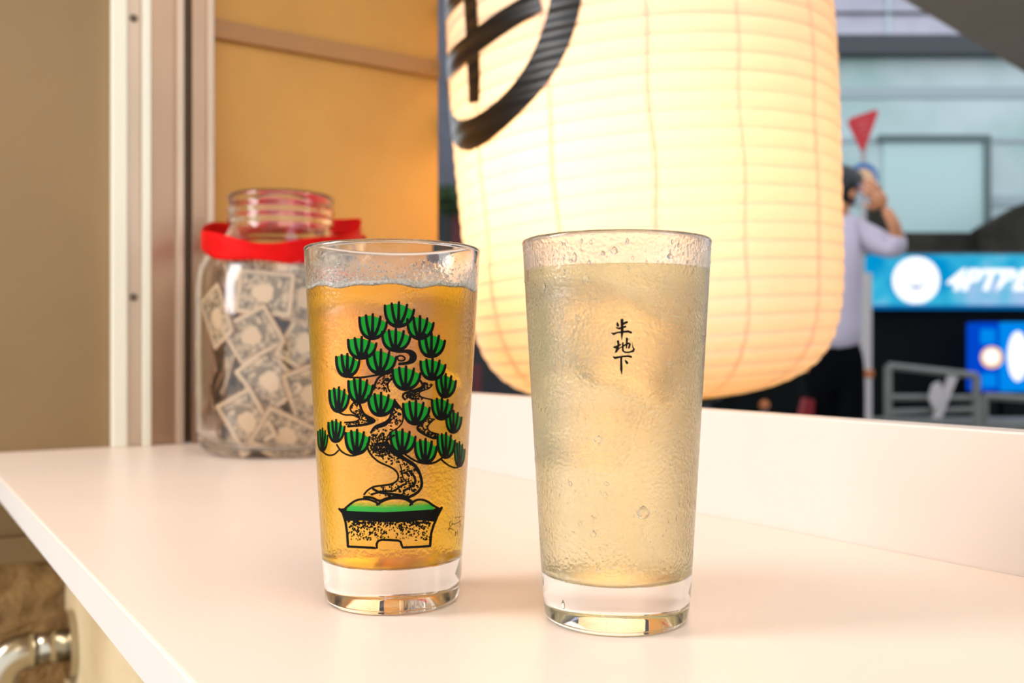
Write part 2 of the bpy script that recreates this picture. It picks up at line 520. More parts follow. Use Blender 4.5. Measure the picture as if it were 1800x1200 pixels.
def z2(p): return (520 + p[0] / 3.635, 780 + p[1] / 3.635)
def z6(p): return (600 + p[0] / 5.0, 560 + p[1] / 5.0)
def z7(p): return (640 + p[0] / 6.314, 780 + p[1] / 6.314)

def make_tumbler(loc, name, label, gm):
    t = empty(name, loc)
    tag(t, label, 'glass')
    link('tumbler_wall', lathe(tumbler_profile(), 128), gm, t, True)
    return t
tl = make_tumbler(GL, 'tumbler', 'tumbler printed with a green bonsai tree, holding an amber iced drink', M['glass_l'])
tr_ = make_tumbler(GR, 'tumbler', 'dewy tumbler with three small black brush characters, holding a pale yellow drink', M['glass_r'])

# --- bonsai print
OG, OK = 0.00012, 0.00022
ink = bmesh.new()
PADS = [  # left, right, top, bottom in zoomed drawing units
    (615, 835, 125, 300), (437, 645, 208, 385), (775, 972, 222, 385), (597, 810, 312, 468), (357, 570, 368, 523),
    (858, 1052, 343, 512), (487, 710, 457, 630), (275, 450, 487, 650), (670, 880, 575, 742), (868, 1055, 520, 670),
    (980, 1128, 628, 795), (360, 545, 655, 835), (228, 378, 722, 898), (500, 700, 762, 925), (745, 945, 815, 985),
    (950, 1105, 795, 950), (1050, 1168, 885, 1045), (222, 345, 950, 1110), (150, 225, 1010, 1175), (340, 522, 1020, 1195),
    (655, 845, 1018, 1190), (830, 995, 1085, 1258), (990, 1123, 1042, 1222), (1112, 1190, 1105, 1285)]
TOPX = (.05, .27, .50, .76, .98); TOPY = (.13, .05, .0, .10, .30)
pads = []
for (L, R, T, B) in PADS:
    w, h = R - L, B - T
    bx = L + w * .47
    lines = []
    for k in range(5):
        tx, ty = L + w * TOPX[k], T + h * TOPY[k]
        cx = tx + (bx - tx) * (0.02 if k in (0, 4) else 0.18) + (-w * .02 if k == 0 else (-w * .05 if k == 4 else 0)); cyy = B - h * .06 if k in (0, 4) else B - h * .34
        ln = []
        for i in range(9):
            f = i / 8
            x = (1 - f) ** 2 * bx + 2 * f * (1 - f) * cx + f * f * tx
            y = (1 - f) ** 2 * (B - h * .04) + 2 * f * (1 - f) * cyy + f * f * ty
            ln.append(z1((x, y)))
        lines.append(ln)
    lw = min(5.0, w / 4 * .095 + 1.2)
    for k, ln in enumerate(lines):
        ww = [lw * 1.25 + (0.5 if i < 3 else 0) - lw * .35 * (i / 8) for i in range(9)]
        stroke(ink, GL, ln, ww, OK)
    # black root of the fan
    polyfill(ink, GL, [lines[0][2], lines[0][1], z1((bx, B)), lines[4][1], lines[4][2], lines[2][1]], OK + 0.00002)
    # green fan
    g = bmesh.new()
    Lf, Rt = lines[0], lines[4]
    tops = []
    m = 10
    dome = [z1((L + w * (.03 + .90 * i / m), T + h * (.05 + .36 * abs(i / m - .42) ** 1.7 * (1.0 + .9 * (i / m > .42))))) for i in range(m + 1)]
    rows = []
    for i in range(m + 1):
        f = i / m
        j = 8
        base = z1((bx, B - h * .02))
        lo = []
        for s_ in range(9):
            a, b = Lf[s_], Rt[s_]
            lo.append((a[0] * (1 - f) + b[0] * f, a[1] * (1 - f) + b[1] * f))
        tp = dome[i]
        top_y_line = lo[8][1]
        rows.append([(p[0] * (1 - (s_ / 8) ** 3) + tp[0] * (s_ / 8) ** 3, p[1] * (1 - (s_ / 8) ** 3) + tp[1] * (s_ / 8) ** 3) for s_, p in enumerate(lo)])
    for A, B_ in zip(rows[:-1], rows[1:]):
        strip_fill(g, GL, A, B_, OG)
    bmesh.ops.remove_doubles(g, verts=list(g.verts), dist=1e-6)
    pads.append(g)

def speckle(c, poly_l, poly_r, n, rmin, rmax, edge_bias=0.0, off=OK):
    """little ink marks between two outlines"""
    A, B = poly_l, poly_r
    for _ in range(int(n * .72)):
        f = random.random() * (len(A) - 1); i = int(f); f -= i
        a = (A[i][0] * (1 - f) + A[i + 1][0] * f, A[i][1] * (1 - f) + A[i + 1][1] * f)
        b = (B[i][0] * (1 - f) + B[i + 1][0] * f, B[i][1] * (1 - f) + B[i + 1][1] * f)
        s_ = random.random()
        if edge_bias: s_ = s_ ** (1 / (1 + edge_bias))
        s_ = 0.06 + 0.88 * s_
        x, y = a[0] * (1 - s_) + b[0] * s_, a[1] * (1 - s_) + b[1] * s_
        disc(ink, c, x, y, random.uniform(rmin, rmax) * 1.65, off, 6, random.uniform(1, 2.2), random.random() * PI)
def resample(pts, n):
    d = [0]
    for a, b in zip(pts[:-1], pts[1:]): d.append(d[-1] + math.dist(a, b))
    out = []
    for k in range(n):
        t = d[-1] * k / (n - 1); i = 0
        while i < len(d) - 2 and d[i + 1] < t: i += 1
        f = (t - d[i]) / max(1e-9, d[i + 1] - d[i])
        out.append((pts[i][0] * (1 - f) + pts[i + 1][0] * f, pts[i][1] * (1 - f) + pts[i + 1][1] * f))
    return out
def trunk(lft, rgt, wl, wr, n, bias=0.6, rmin=.55, rmax=1.15):
    a, b = smooth_line(lft), smooth_line(rgt)
    stroke(ink, GL, a, wl, OK); stroke(ink, GL, b, wr, OK)
    speckle(GL, resample(a, 30), resample(b, 30), n, rmin, rmax, bias)
# lower S of the trunk (drawn upwards)
trunk([z7(p) for p in [(0, 560), (40, 510), (110, 470), (210, 462), (310, 445), (370, 410), (385, 350), (350, 290), (280, 250), (180, 210), (110, 160), (60, 100), (35, 20)]],
      [z7(p) for p in [(500, 590), (590, 545), (640, 480), (640, 400), (610, 300), (560, 225), (480, 180), (400, 125), (320, 90), (260, 50), (220, 0), (215, -10), (212, -20)]], 2.0, 3.0, 330, 0.7)
# shading band on the right of the S
bl = smooth_line([z7(p) for p in [(240, 20), (300, 110), (390, 160), (500, 215), (560, 260), (590, 320)]])
br = smooth_line([z7(p) for p in [(250, -10), (380, 100), (470, 160), (560, 205), (610, 270), (640, 380)]])
strip_fill(ink, GL, bl, br, OK + 0.00002)
# inner ridge lines
for ln, w in (([(500, 300), (560, 360), (575, 430), (520, 480), (440, 520)], 2.6), ([(80, 560), (150, 540), (230, 520), (330, 530), (400, 470), (470, 440)], 2.2),
              ([(400, 230), (420, 300), (430, 380), (470, 420)], 1.5), ([(210, 480), (215, 515)], 2.0), ([(100, 500), (180, 545), (360, 560), (490, 590)], 2.6),
              ([(0, 590), (90, 592), (170, 640), (240, 605), (360, 580), (470, 600), (530, 640)], 2.6)):
    stroke(ink, GL, smooth_line([z7(p) for p in ln]), w, OK)
# middle trunk between the pads
trunk([z6(p) for p in [(230, 1110), (235, 1160), (265, 1200)][::-1] + [(225, 1100), (250, 1050), (270, 1000)][:1]],
      [z6(p) for p in [(420, 1200), (400, 1150), (385, 1100), (388, 1080)]], 1.8, 1.8, 60, 0.2)
trunk([z6(p) for p in [(262, 1000), (290, 950), (340, 930), (400, 905), (430, 870), (450, 800), (470, 720)]],
      [z6(p) for p in [(390, 1090), (400, 1040), (440, 990), (500, 960), (540, 910), (545, 850), (530, 790)]], 2.6, 1.6, 130, -0.3)
strip_fill(ink, GL, [z6(p) for p in [(262, 1000), (300, 945), (380, 915), (430, 880)]], [z6(p) for p in [(272, 975), (320, 965), (390, 945), (445, 895)]], OK + 0.00002)
polyfill(ink, GL, [z6(p) for p in [(465, 700), (490, 730), (535, 790), (500, 780), (455, 770)]], OK + 0.00002)
speckle(GL, [z6(p) for p in [(250, 1020), (240, 1100), (250, 1180)]], [z6(p) for p in [(400, 1000), (380, 1090), (420, 1180)]], 130, .55, 1.2)
stroke(ink, GL, smooth_line([z6(p) for p in [(350, 1010), (310, 1060), (330, 1120), (350, 1150), (340, 1180)]]), 1.7, OK)
stroke(ink, GL, smooth_line([z6(p) for p in [(400, 1080), (430, 1130), (500, 1180), (530, 1195)]]), 2.6, OK)
# upper trunk
trunk([z6(p) for p in [(285, 620), (300, 560), (330, 510), (400, 480), (440, 470)]], [z6(p) for p in [(425, 640), (405, 600), (410, 560), (445, 530), (450, 520)]], 2.4, 1.8, 70, 0)
stroke(ink, GL, smooth_line([z6(p) for p in [(360, 570), (370, 545), (410, 525)]]), 2.0, OK)
# loop by the fourth pad
loop_o = smooth_line([z6(p) for p in [(470, 300), (540, 270), (610, 268), (660, 300), (668, 350), (640, 390), (580, 405), (500, 410)]])
loop_i = smooth_line([z6(p) for p in [(470, 300), (530, 300), (575, 300), (598, 320), (600, 345), (590, 370), (560, 380), (500, 385)]])
strip_fill(ink, GL, loop_o, loop_i, OK)
stroke(ink, GL, smooth_line([z6(p) for p in [(490, 345), (500, 325), (540, 325), (565, 350), (545, 370), (505, 370), (490, 345)]]), 1.8, OK)
speckle(GL, loop_i[:-3], [(640, 630)] * len(loop_i[:-3]), 0, .5, 1)
# left branch
trunk([z6(p) for p in [(110, 735), (75, 775), (85, 820), (150, 850), (165, 880), (130, 905), (30, 912)]],
      [z6(p) for p in [(160, 745), (180, 810), (210, 850), (280, 880), (300, 905), (200, 935), (60, 945)]], 1.8, 2.6, 120, 0.3)
strip_fill(ink, GL, [z6(p) for p in [(155, 745), (170, 820), (215, 870), (235, 925)]], [z6(p) for p in [(175, 790), (215, 850), (285, 880), (300, 905)]], OK + 0.00002)
# right branches
trunk([z6(p) for p in [(690, 540), (720, 580), (700, 610), (600, 640), (545, 660), (540, 690), (560, 708)]],
      [z6(p) for p in [(800, 580), (770, 615), (700, 635), (678, 660), (700, 690), (780, 708), (800, 712)]], 2.4, 1.6, 120, 0)
speckle(GL, [z6((560, 660)), z6((640, 650))], [z6((570, 700)), z6((700, 715))], 40, .6, 1.2)
trunk([z1(p) for p in [(930, 915), (880, 980), (850, 1005), (870, 1035), (960, 1080), (985, 1080)]],
      [z1(p) for p in [(975, 945), (930, 985), (925, 1015), (950, 1040), (1000, 1050), (1005, 1055)]], 2.6, 1.6, 90, 0)
# thin twigs
for ln, w in (([z1(p) for p in [(375, 652), (450, 655), (520, 645), (610, 628)]], 2.0), ([z1(p) for p in [(305, 900), (345, 918), (400, 915), (440, 935)]], 1.8),
              ([z1(p) for p in [(370, 780), (372, 820), (350, 850)]], 1.6), ([z2(p) for p in [(165, 45), (205, 75), (245, 70), (272, 42)]], 1.8),
              ([z2(p) for p in [(262, 5), (285, 45), (330, 72), (370, 77), (405, 62)]], 1.9), ([z2(p) for p in [(690, 60), (760, 110), (830, 128), (890, 122), (955, 75)]], 2.2),
              ([z2(p) for p in [(930, 100), (970, 135), (1010, 153), (1035, 150)]], 1.9), ([z1(p) for p in [(690, 1060), (640, 1090), (625, 1130), (700, 1190)]], 2.2)):
    stroke(ink, GL, smooth_line(ln), w, OK)
# pot
pot = [(278, 415), (312, 427), (430, 432), (560, 436), (700, 430), (880, 418), (905, 405), (932, 407)]
side_r, side_l = [(932, 407), (905, 460), (880, 520), (865, 570), (858, 652)], [(278, 415), (300, 440), (318, 500), (328, 570), (333, 655)]
stroke(ink, GL, [z2(p) for p in side_l], 2.6, OK); stroke(ink, GL, [z2(p) for p in side_r], 2.6, OK)
stroke(ink, GL, [z2(p) for p in [(333, 655), (425, 660), (518, 665), (516, 640), (525, 620), (548, 612), (600, 614), (655, 617), (670, 625), (676, 645), (683, 662), (770, 658), (858, 652)]], 2.5, OK)
topl = resample([z2(p) for p in pot], 24)
lowl = resample([z2(p) for p in [(316, 492), (420, 490), (560, 500), (700, 500), (800, 488), (890, 498)]], 24)
strip_fill(ink, GL, topl, lowl, OK + 0.00001)
for _ in range(430):
    s_ = random.random(); v = random.random() ** 1.7
    x = 335 + 522 * s_; y = 490 + 120 * v + 8 * math.sin(s_ * 9)
    a, b = z2((x, y))
    disc(ink, GL, a, b, random.uniform(.8, 1.7) * (1.3 - .45 * v), OK, 6, random.uniform(1, 2.0), PI / 2 + random.uniform(-.9, .9))
moss_top = smooth_line([z2(p) for p in [(300, 425), (345, 385), (385, 358), (440, 350), (495, 362), (532, 385)]])
stroke(ink, GL, moss_top, 2.3, OK)
stroke(ink, GL, smooth_line([z2(p) for p in [(520, 388), (560, 360), (620, 345), (690, 348), (730, 368), (742, 384)]]), 2.5, OK)
stroke(ink, GL, smooth_line([z2(p) for p in [(730, 390), (760, 360), (800, 353), (840, 365), (880, 395), (912, 412)]]), 2.4, OK)
polyfill(ink, GL, [z2(p) for p in [(278, 415), (300, 410), (330, 418), (312, 432)]], OK)
# signature
for ln, w in (([(392, 430), (350, 480), (355, 590), (395, 600), (430, 500)], .9), ([(365, 600), (330, 660), (310, 720), (345, 680), (375, 640), (410, 680), (460, 712)], .9),
              ([(425, 470), (440, 550), (470, 500), (490, 545), (525, 490), (545, 530), (575, 480), (600, 500), (640, 440)], .8),
              ([(520, 345), (570, 315), (640, 325), (680, 300)], .8), ([(690, 390), (650, 450), (655, 530), (700, 605)], .6), ([(650, 470), (690, 440), (700, 455)], .6),
              ([(525, 790), (545, 745), (545, 800), (500, 890), (535, 880)], .9), ([(592, 700), (585, 850)], .6)):
    stroke(ink, GL, smooth_line([(770 + p[0] / 17.14, 890 + p[1] / 17.14) for p in ln], 1), w, OK)
pr_ = link('bonsai_print', ink, M['ink'], tl)
tag(pr_, 'black line print of a bonsai in a footed pot', kind='stuff')
for g in pads:
    link('pine_pad', g, M['green'], pr_)
# moss with a gradient edge
t = NT('moss_print')
tc = t.n('ShaderNodeTexCoord'); sp = t.n('ShaderNodeSeparateXYZ'); t.l(tc.outputs['Object'], sp.inputs[0])
zlo = ray_to_glass(GL, *z2((600, 432)), 0).z; zhi = ray_to_glass(GL, *z2((600, 365)), 0).z
mr = t.n('ShaderNodeMapRange'); t.l(sp.outputs['Z'], mr.inputs['Value'])
mr.inputs['From Min'].default_value = zlo + (zhi - zlo) * .35; mr.inputs['From Max'].default_value = zhi
no = t.n('ShaderNodeTexNoise'); no.inputs['Scale'].default_value = 1200; t.l(tc.outputs['Object'], no.inputs['Vector'])
ad = t.n('ShaderNodeMath', operation='MULTIPLY_ADD'); t.l(no.outputs['Fac'], ad.inputs[0]); ad.inputs[1].default_value = .4; ad.inputs[2].default_value = -.2
a2 = t.n('ShaderNodeMath', operation='ADD', use_clamp=True); t.l(mr.outputs[0], a2.inputs[0]); t.l(ad.outputs[0], a2.inputs[1])
p = t.n('ShaderNodeBsdfPrincipled'); p.inputs['Base Color'].default_value = rgb(0, 145, 30); p.inputs['Roughness'].default_value = .35
tp = t.n('ShaderNodeBsdfTransparent'); mx = t.n('ShaderNodeMixShader')
t.l(a2.outputs[0], mx.inputs[0]); t.l(p.outputs[0], mx.inputs[1]); t.l(tp.outputs[0], mx.inputs[2]); t.l(mx.outputs[0], t.out.inputs['Surface'])
g = bmesh.new()
mt_ = resample([z2(p) for p in [(318, 420), (345, 385), (385, 360), (440, 352), (495, 364), (528, 386), (560, 362), (620, 348), (690, 350), (735, 385), (760, 362), (800, 356), (840, 368), (885, 408)]], 40)
mb = resample([z2(p) for p in [(318, 428), (430, 434), (560, 437), (700, 432), (890, 420)]], 40)
strip_fill(g, GL, mt_, mb, OG)
link('moss_print', g, t.m, pr_)

# --- three brush characters on the right glass
def k5(p): return (1050 + p[0] / 9.233, 540 + p[1] / 9.233)
kan = bmesh.new()
def br_(pts, ws): stroke(kan, GR, [k5(p) for p in pts], [w * 1.22 / 9.233 for w in ws], OK, True)
br_([(322, 235), (325, 265), (335, 295)], [6, 28, 34])
br_([(480, 240), (440, 258), (405, 285)], [30, 30, 16])
br_([(312, 328), (350, 345), (410, 325), (455, 315)], [18, 26, 26, 26])
br_([(400, 205), (402, 300), (402, 400)], [40, 36, 40])
br_([(402, 395), (398, 470), (397, 535)], [40, 22, 4])
br_([(225, 412), (262, 432), (330, 408), (420, 400), (500, 390), (550, 410)], [8, 34, 20, 24, 32, 28])
br_([(335, 550), (345, 610), (325, 670), (300, 725)], [30, 30, 34, 26])
br_([(258, 645), (290, 650), (350, 620), (380, 600)], [10, 36, 24, 16])
br_([(300, 725), (330, 690), (370, 655), (400, 640)], [26, 18, 14, 10])
br_([(415, 575), (412, 640), (415, 705), (450, 730), (520, 728), (580, 710), (595, 680)], [22, 24, 26, 22, 22, 30, 26])
br_([(595, 680), (575, 640), (565, 560)], [24, 14, 3])
br_([(478, 505), (478, 580), (472, 660)], [30, 26, 16])
br_([(400, 650), (450, 610), (515, 580), (530, 595), (512, 655)], [14, 22, 24, 28, 26])
br_([(260, 805), (285, 820), (400, 800), (500, 790), (552, 805)], [18, 34, 22, 26, 28])
br_([(388, 810), (388, 900), (390, 1000), (396, 1085)], [30, 28, 36, 8])
br_([(445, 850), (468, 880), (485, 905)], [6, 30, 32])
o = link('brush_characters', kan, M['ink'], tr_)
tag(o, 'three black brush characters printed one above another', kind='stuff')

# --- drinks, ice, foam, droplets
def drink(loc, top, name, label, m):
    o = link(name, lathe(liquid_profile(top), 96), m, None, True)
    o.location = loc
    tag(o, label, 'drink')
    return o
drink(GL, 0.1258, 'amber_drink', 'cloudy amber orange drink filling the bonsai tumbler', M['amber'])
drink(GR, 0.1310, 'pale_drink', 'pale straw-yellow drink filling the dewy tumbler', M['pale'])
def ice(loc, c, s, rot, label, seed):
    rnd = random.Random(seed)
    b = bmesh.new()
    bmesh.ops.create_cube(b, size=1.0)
    bmesh.ops.subdivide_edges(b, edges=list(b.edges), cuts=2, use_grid_fill=True)
    for v in b.verts:
        v.co += Vector((rnd.uniform(-1, 1), rnd.uniform(-1, 1), rnd.uniform(-1, 1))) * 0.05
    bmesh.ops.bevel(b, geom=list(b.edges), offset=0.04, segments=1, affect='EDGES')
    bmesh.ops.scale(b, vec=s, verts=list(b.verts))
    o = link('ice_cube', b, M['ice'], None, True)
    sm = o.modifiers.new('s', 'SUBSURF'); sm.levels = sm.render_levels = 1
    o.location = Vector(loc) + Vector(c); o.rotation_euler = rot
    tag(o, label, 'ice')
ice(GL, (-0.011, -0.004, 0.106), (0.026, 0.024, 0.030), (0.3, 0.4, 0.5), 'large frosted ice lump at the upper left of the amber drink', 1)
ice(GL, (0.0140, 0.004, 0.119), (0.020, 0.020, 0.026), (0.5, -0.3, 0.2), 'ice lump poking above the amber drink at the right', 2)
ice(GL, (0.012, -0.005, 0.080), (0.022, 0.022, 0.026), (0.2, 0.7, 0.9), 'ice lump lower right inside the amber drink behind the bonsai', 3)
ice(GR, (0.006, -0.003, 0.103), (0.030, 0.026, 0.032), (0.4, 0.3, 0.4), 'large ice lump high in the pale drink, beside the brush characters', 4)
ice(GR, (-0.011, 0.004, 0.075), (0.024, 0.024, 0.028), (0.1, 0.6, 1.1), 'ice lump at mid height left inside the pale drink', 5)
# foam collar
def foam(loc, top, parent_name, label, n, spread, rs, seed):
    rnd = random.Random(seed); b = bmesh.new()
    R = r_out(top) - 0.0022
    for k in range(n):
        a = rnd.random() * 2 * PI; h = rnd.expovariate(1 / spread)
        if h > spread * 4: continue
        r = rnd.uniform(*rs)
        blob(b, Vector((math.cos(a) * (R + KS * h - r * .3), math.sin(a) * (R + KS * h - r * .3), top - 0.0006 + h)), r, sub=1)
    ring = [Vector((math.cos(a) * R, math.sin(a) * R, top - .0002 + .0005 * math.sin(a * 7) + .0004 * math.sin(a * 13 + 1))) for a in [2 * PI * k / 90 for k in range(90)]]
    tube(ring, 0.0010, 6, b, closed=True)
    o = link('foam_collar', b, M['foam'], None, True); o.location = loc
    tag(o, label, 'foam', kind='stuff')
foam(GL, 0.1262, '', 'pale bubbly froth clinging above the amber drink', 1500, 0.0030, (0.00018, 0.0005), 3)
# condensation droplets standing on the outside of the right glass
b = bmesh.new(); rnd = random.Random(11)
def drop(c, b, ang, z, w, h, th):
    r = r_out(z) + 0.0002
    q = Matrix.Rotation(ang + PI / 2, 3, 'Z')
    cc = Vector((math.cos(ang) * r, math.sin(ang) * r, z))
    m = Matrix.Translation(cc) @ q.to_4x4() @ Matrix.Diagonal((w, th, h, 1))
    res = bmesh.ops.create_icosphere(b, subdivisions=2, radius=1.0, matrix=Matrix())
    for v in res['verts']:
        if v.co.z > 0: v.co.x *= (1 - 0.55 * v.co.z); v.co.y *= (1 - .4 * v.co.z)
        v.co = m @ v.co
for _ in range(430):
    a = -PI / 2 + rnd.gauss(0, 0.9)
    z = rnd.uniform(0.022, 0.139)
    w = rnd.uniform(0.00015, 0.00042) * (1.6 if z > 0.128 else 1)
    drop(GR, b, a, z, w, w * rnd.uniform(1, 1.8), w * 0.55)
def at_px(c, x, y):
    q = ray_to_glass(c, x, y, 0); return math.atan2(q.y, q.x), q.z
for (x, y, w, h) in [(1131, 900, 12, 12), (1043, 938, 6, 7), (1020, 920, 5, 5), (1041, 912, 4, 8), (1003, 850, 4, 5), (1066, 850, 5, 4), (1064, 870, 4, 6), (1052, 772, 8, 7),
                     (1145, 673, 4, 6), (955, 1020, 4, 10), (990, 1062, 5, 9), (1222, 884, 3, 9), (1052, 1000, 3, 9), (1080, 440, 7, 7), (1010, 452, 5, 9), (940, 452, 5, 9), (1178, 450, 7, 6),
                     (1060, 445, 5, 5), (1176, 640, 7, 4), (975, 635, 3, 8), (1190, 910, 3, 7), (1017, 560, 4, 5), (988, 552, 3, 10), (1030, 490, 6, 9), (1170, 492, 3, 8), (957, 505, 6, 8), (1105, 600, 3, 5)]:
    a, z = at_px(GR, x, y)
    s_ = 0.34 / F
    drop(GR, b, a, z, w * s_, h * s_, w * s_ * .42)
o = link('water_droplets', b, M['drop'], tr_, True); tag(o, kind='stuff')
# dew beads, left glass
b = bmesh.new(); rnd = random.Random(21)
for _ in range(260):
    a = -PI / 2 + rnd.gauss(0, 0.8); z = rnd.uniform(0.10, 0.128) if rnd.random() < .6 else rnd.uniform(0.03, .1)
    w = rnd.uniform(0.0001, 0.00024)
    drop(GL, b, a, z, w, w * 1.2, w * .5)
o = link('water_droplets', b, M['drop'], tl, True); tag(o, kind='stuff')

# ------------------------------------------------------------------ paper lantern
LC = Vector(((1138 - 900) / F * 1.3, 1.3, CAMZ + 220 / F * 1.3))
tilt = math.radians(3.5)
lan = empty('paper_lantern', LC, (0, -tilt, 0))
tag(lan, 'big glowing round white paper lantern with a black ringed character, hanging outside above the worktop', 'lantern')
LPROF = [(-0.230, 0.085), (-0.227, 0.125), (-0.218, 0.165), (-0.205, 0.197), (-0.188, 0.219), (-0.165, 0.2355), (-0.135, 0.2465), (-0.10, 0.252), (-0.05, 0.2555), (0.0, 0.2565),
         (0.10, 0.2605), (0.20, 0.2625), (0.30, 0.2605), (0.40, 0.254), (0.46, 0.244), (0.50, 0.228), (0.53, 0.205), (0.55, 0.17), (0.56, 0.13)]
LPROF = [(z, r * 0.972) for z, r in LPROF]
def l_r(z):
    for (z0, r0), (z1_, r1) in zip(LPROF[:-1], LPROF[1:]):
        if z <= z1_:
            f = max(0, (z - z0) / (z1_ - z0)); return r0 + (r1 - r0) * f
    return LPROF[-1][1]
PITCH = 0.0205
def l_path(n=900):
    """dense outline of the paper by arc length, with shallow pleats between hoops"""
    pts = [(r, z) for z, r in LPROF]
    pts = smooth_line(pts, 2)
    return resample(pts, n)
LP = l_path(900)
LLEN = sum(math.dist(a, b) for a, b in zip(LP[:-1], LP[1:]))
NH = int(LLEN / PITCH)
prof = []
for i, (r, z) in enumerate(LP):
    s_ = LLEN * i / (len(LP) - 1)
    a = LP[max(i - 1, 0)]; b_ = LP[min(i + 1, len(LP) - 1)]
    tx, tz = b_[0] - a[0], b_[1] - a[1]; L_ = math.hypot(tx, tz); nx, nz = tz / L_, -tx / L_
    puff = -0.0016 * (1 - abs(math.sin(PI * s_ / PITCH)) ** 0.7)
    prof.append((r + nx * puff, z + nz * puff))
t = NT('lantern_paper')
tc = t.n('ShaderNodeTexCoord')
no = t.n('ShaderNodeTexNoise'); no.inputs['Scale'].default_value = 18; no.inputs['Detail'].default_value = 6
mp = t.n('ShaderNodeMapping'); mp.inputs['Scale'].default_value = (1, 1, .3)
t.l(tc.outputs['Object'], mp.inputs[0]); t.l(mp.outputs[0], no.inputs['Vector'])
rp = t.n('ShaderNodeValToRGB'); rp.color_ramp.elements[0].position = .3; rp.color_ramp.elements[1].position = .7
rp.color_ramp.elements[0].color = (1.0, 0.62, 0.27, 1); rp.color_ramp.elements[1].color = (1.0, 0.67, 0.31, 1)
t.l(no.outputs['Fac'], rp.inputs['Fac'])
tr2 = t.n('ShaderNodeBsdfTranslucent'); t.l(rp.outputs['Color'], tr2.inputs['Color'])
df = t.n('ShaderNodeBsdfDiffuse'); df.inputs['Color'].default_value = (0.88, 0.84, 0.76, 1)
mx = t.n('ShaderNodeMixShader'); mx.inputs[0].default_value = 0.5
t.l(tr2.outputs[0], mx.inputs[1]); t.l(df.outputs[0], mx.inputs[2]); t.l(mx.outputs[0], t.out.inputs['Surface'])
link('paper_shade', lathe(prof, 160), t.m, lan, True)
M['hoop'] = mat('bamboo_hoop', rgb(244, 200, 110), 0.7)
hb = None
for k in range(1, NH):
    i = min(len(LP) - 1, int(k * PITCH / LLEN * (len(LP) - 1)))
    r, z = LP[i]
    ring = [Vector((math.cos(a) * (r - 0.0024), math.sin(a) * (r - 0.0024), z)) for a in [2 * PI * j / 72 for j in range(72)]]
    link('hoop', tube(ring, 0.00075, 5, closed=True), M['hoop'], lan, True)
# paper overlap seams
t = NT('paper_seam')
tr3 = t.n('ShaderNodeBsdfTranslucent'); tr3.inputs['Color'].default_value = (0.80, 0.42, 0.16, 1)
t.l(tr3.outputs[0], t.out.inputs['Surface'])
def on_l(phi, z, off):
    """phi measured from the side facing the camera, positive to the right"""
    r = l_r(z) + off
    return Vector((r * math.sin(phi), -r * math.cos(phi), z))
seam_phi = [math.radians(a) for a in (-6, 43.7, -59, -32, 70, 96, 122, 148, 174, 200, 226, 252, 275)] + [math.radians(17)]
for q, ph in enumerate(seam_phi):
    b = bmesh.new(); w = 0.0030 if q != 13 else 0.0018
    prev = None
    for i in range(0, len(prof), 6):
        r, z = prof[i]; r -= 0.0012
        wob = 0.002 * math.sin(z * 40 + q)
        a0, a1 = ph + (wob - w) / r, ph + (wob + w) / r
        cur = (b.verts.new((r * math.sin(a0), -r * math.cos(a0), z)), b.verts.new((r * math.sin(a1), -r * math.cos(a1), z)))
        if prev: b.faces.new((prev[0], prev[1], cur[1], cur[0]))
        prev = cur
    link('paper_seam', b, t.m, lan)
# painted ring and character; s = arc length from the front meridian, centre at (SR, ZR)
RCYL = 0.2485; SR, ZR = -0.258, 0.267
t = NT('black_lantern_ink')
p = t.n('ShaderNodeBsdfPrincipled'); p.inputs['Base Color'].default_value = (.004, .004, .004, 1); p.inputs['Roughness'].default_value = .32; p.inputs['Specular IOR Level'].default_value = .4
tc = t.n('ShaderNodeTexCoord'); wv = t.n('ShaderNodeTexWave'); wv.bands_direction = 'Z'; wv.inputs['Scale'].default_value = 15.3; wv.inputs['Distortion'].default_value = .8
t.l(tc.outputs['Object'], wv.inputs['Vector']); bp = t.n('ShaderNodeBump'); bp.inputs['Strength'].default_value = .6; bp.inputs['Distance'].default_value = .003
t.l(wv.outputs['Fac'], bp.inputs['Height']); t.l(bp.outputs['Normal'], p.inputs['Normal']); t.l(p.outputs[0], t.out.inputs['Surface'])
M['lacquer'] = t.m
def lp(s_, z):
    i = 0
    r = l_r(z)
    # pleats
    zz = z + 0.23
    return Vector(((r + 0.0009) * math.sin(s_ / RCYL), -(r + 0.0009) * math.cos(s_ / RCYL), z))
b = bmesh.new()
NA, NR = 240, 5
g_ = []
for i in range(NA):
    a = 2 * PI * i / NA
    row = []
    for j in range(NR + 1):
        R_ = (0.1360 + 0.0012 * math.sin(a * 5)) * (1 - j / NR) + (0.1725 + 0.001 * math.sin(a * 7)) * j / NR
        row.append(b.verts.new(lp(SR + R_ * math.cos(a), ZR + R_ * math.sin(a))))
    g_.append(row)
for i in range(NA):
    for j in range(NR):
        b.faces.new((g_[i][j], g_[(i + 1) % NA][j], g_[(i + 1) % NA][j + 1], g_[i][j + 1]))
rg = link('painted_ring', b, M['lacquer'], lan, True)
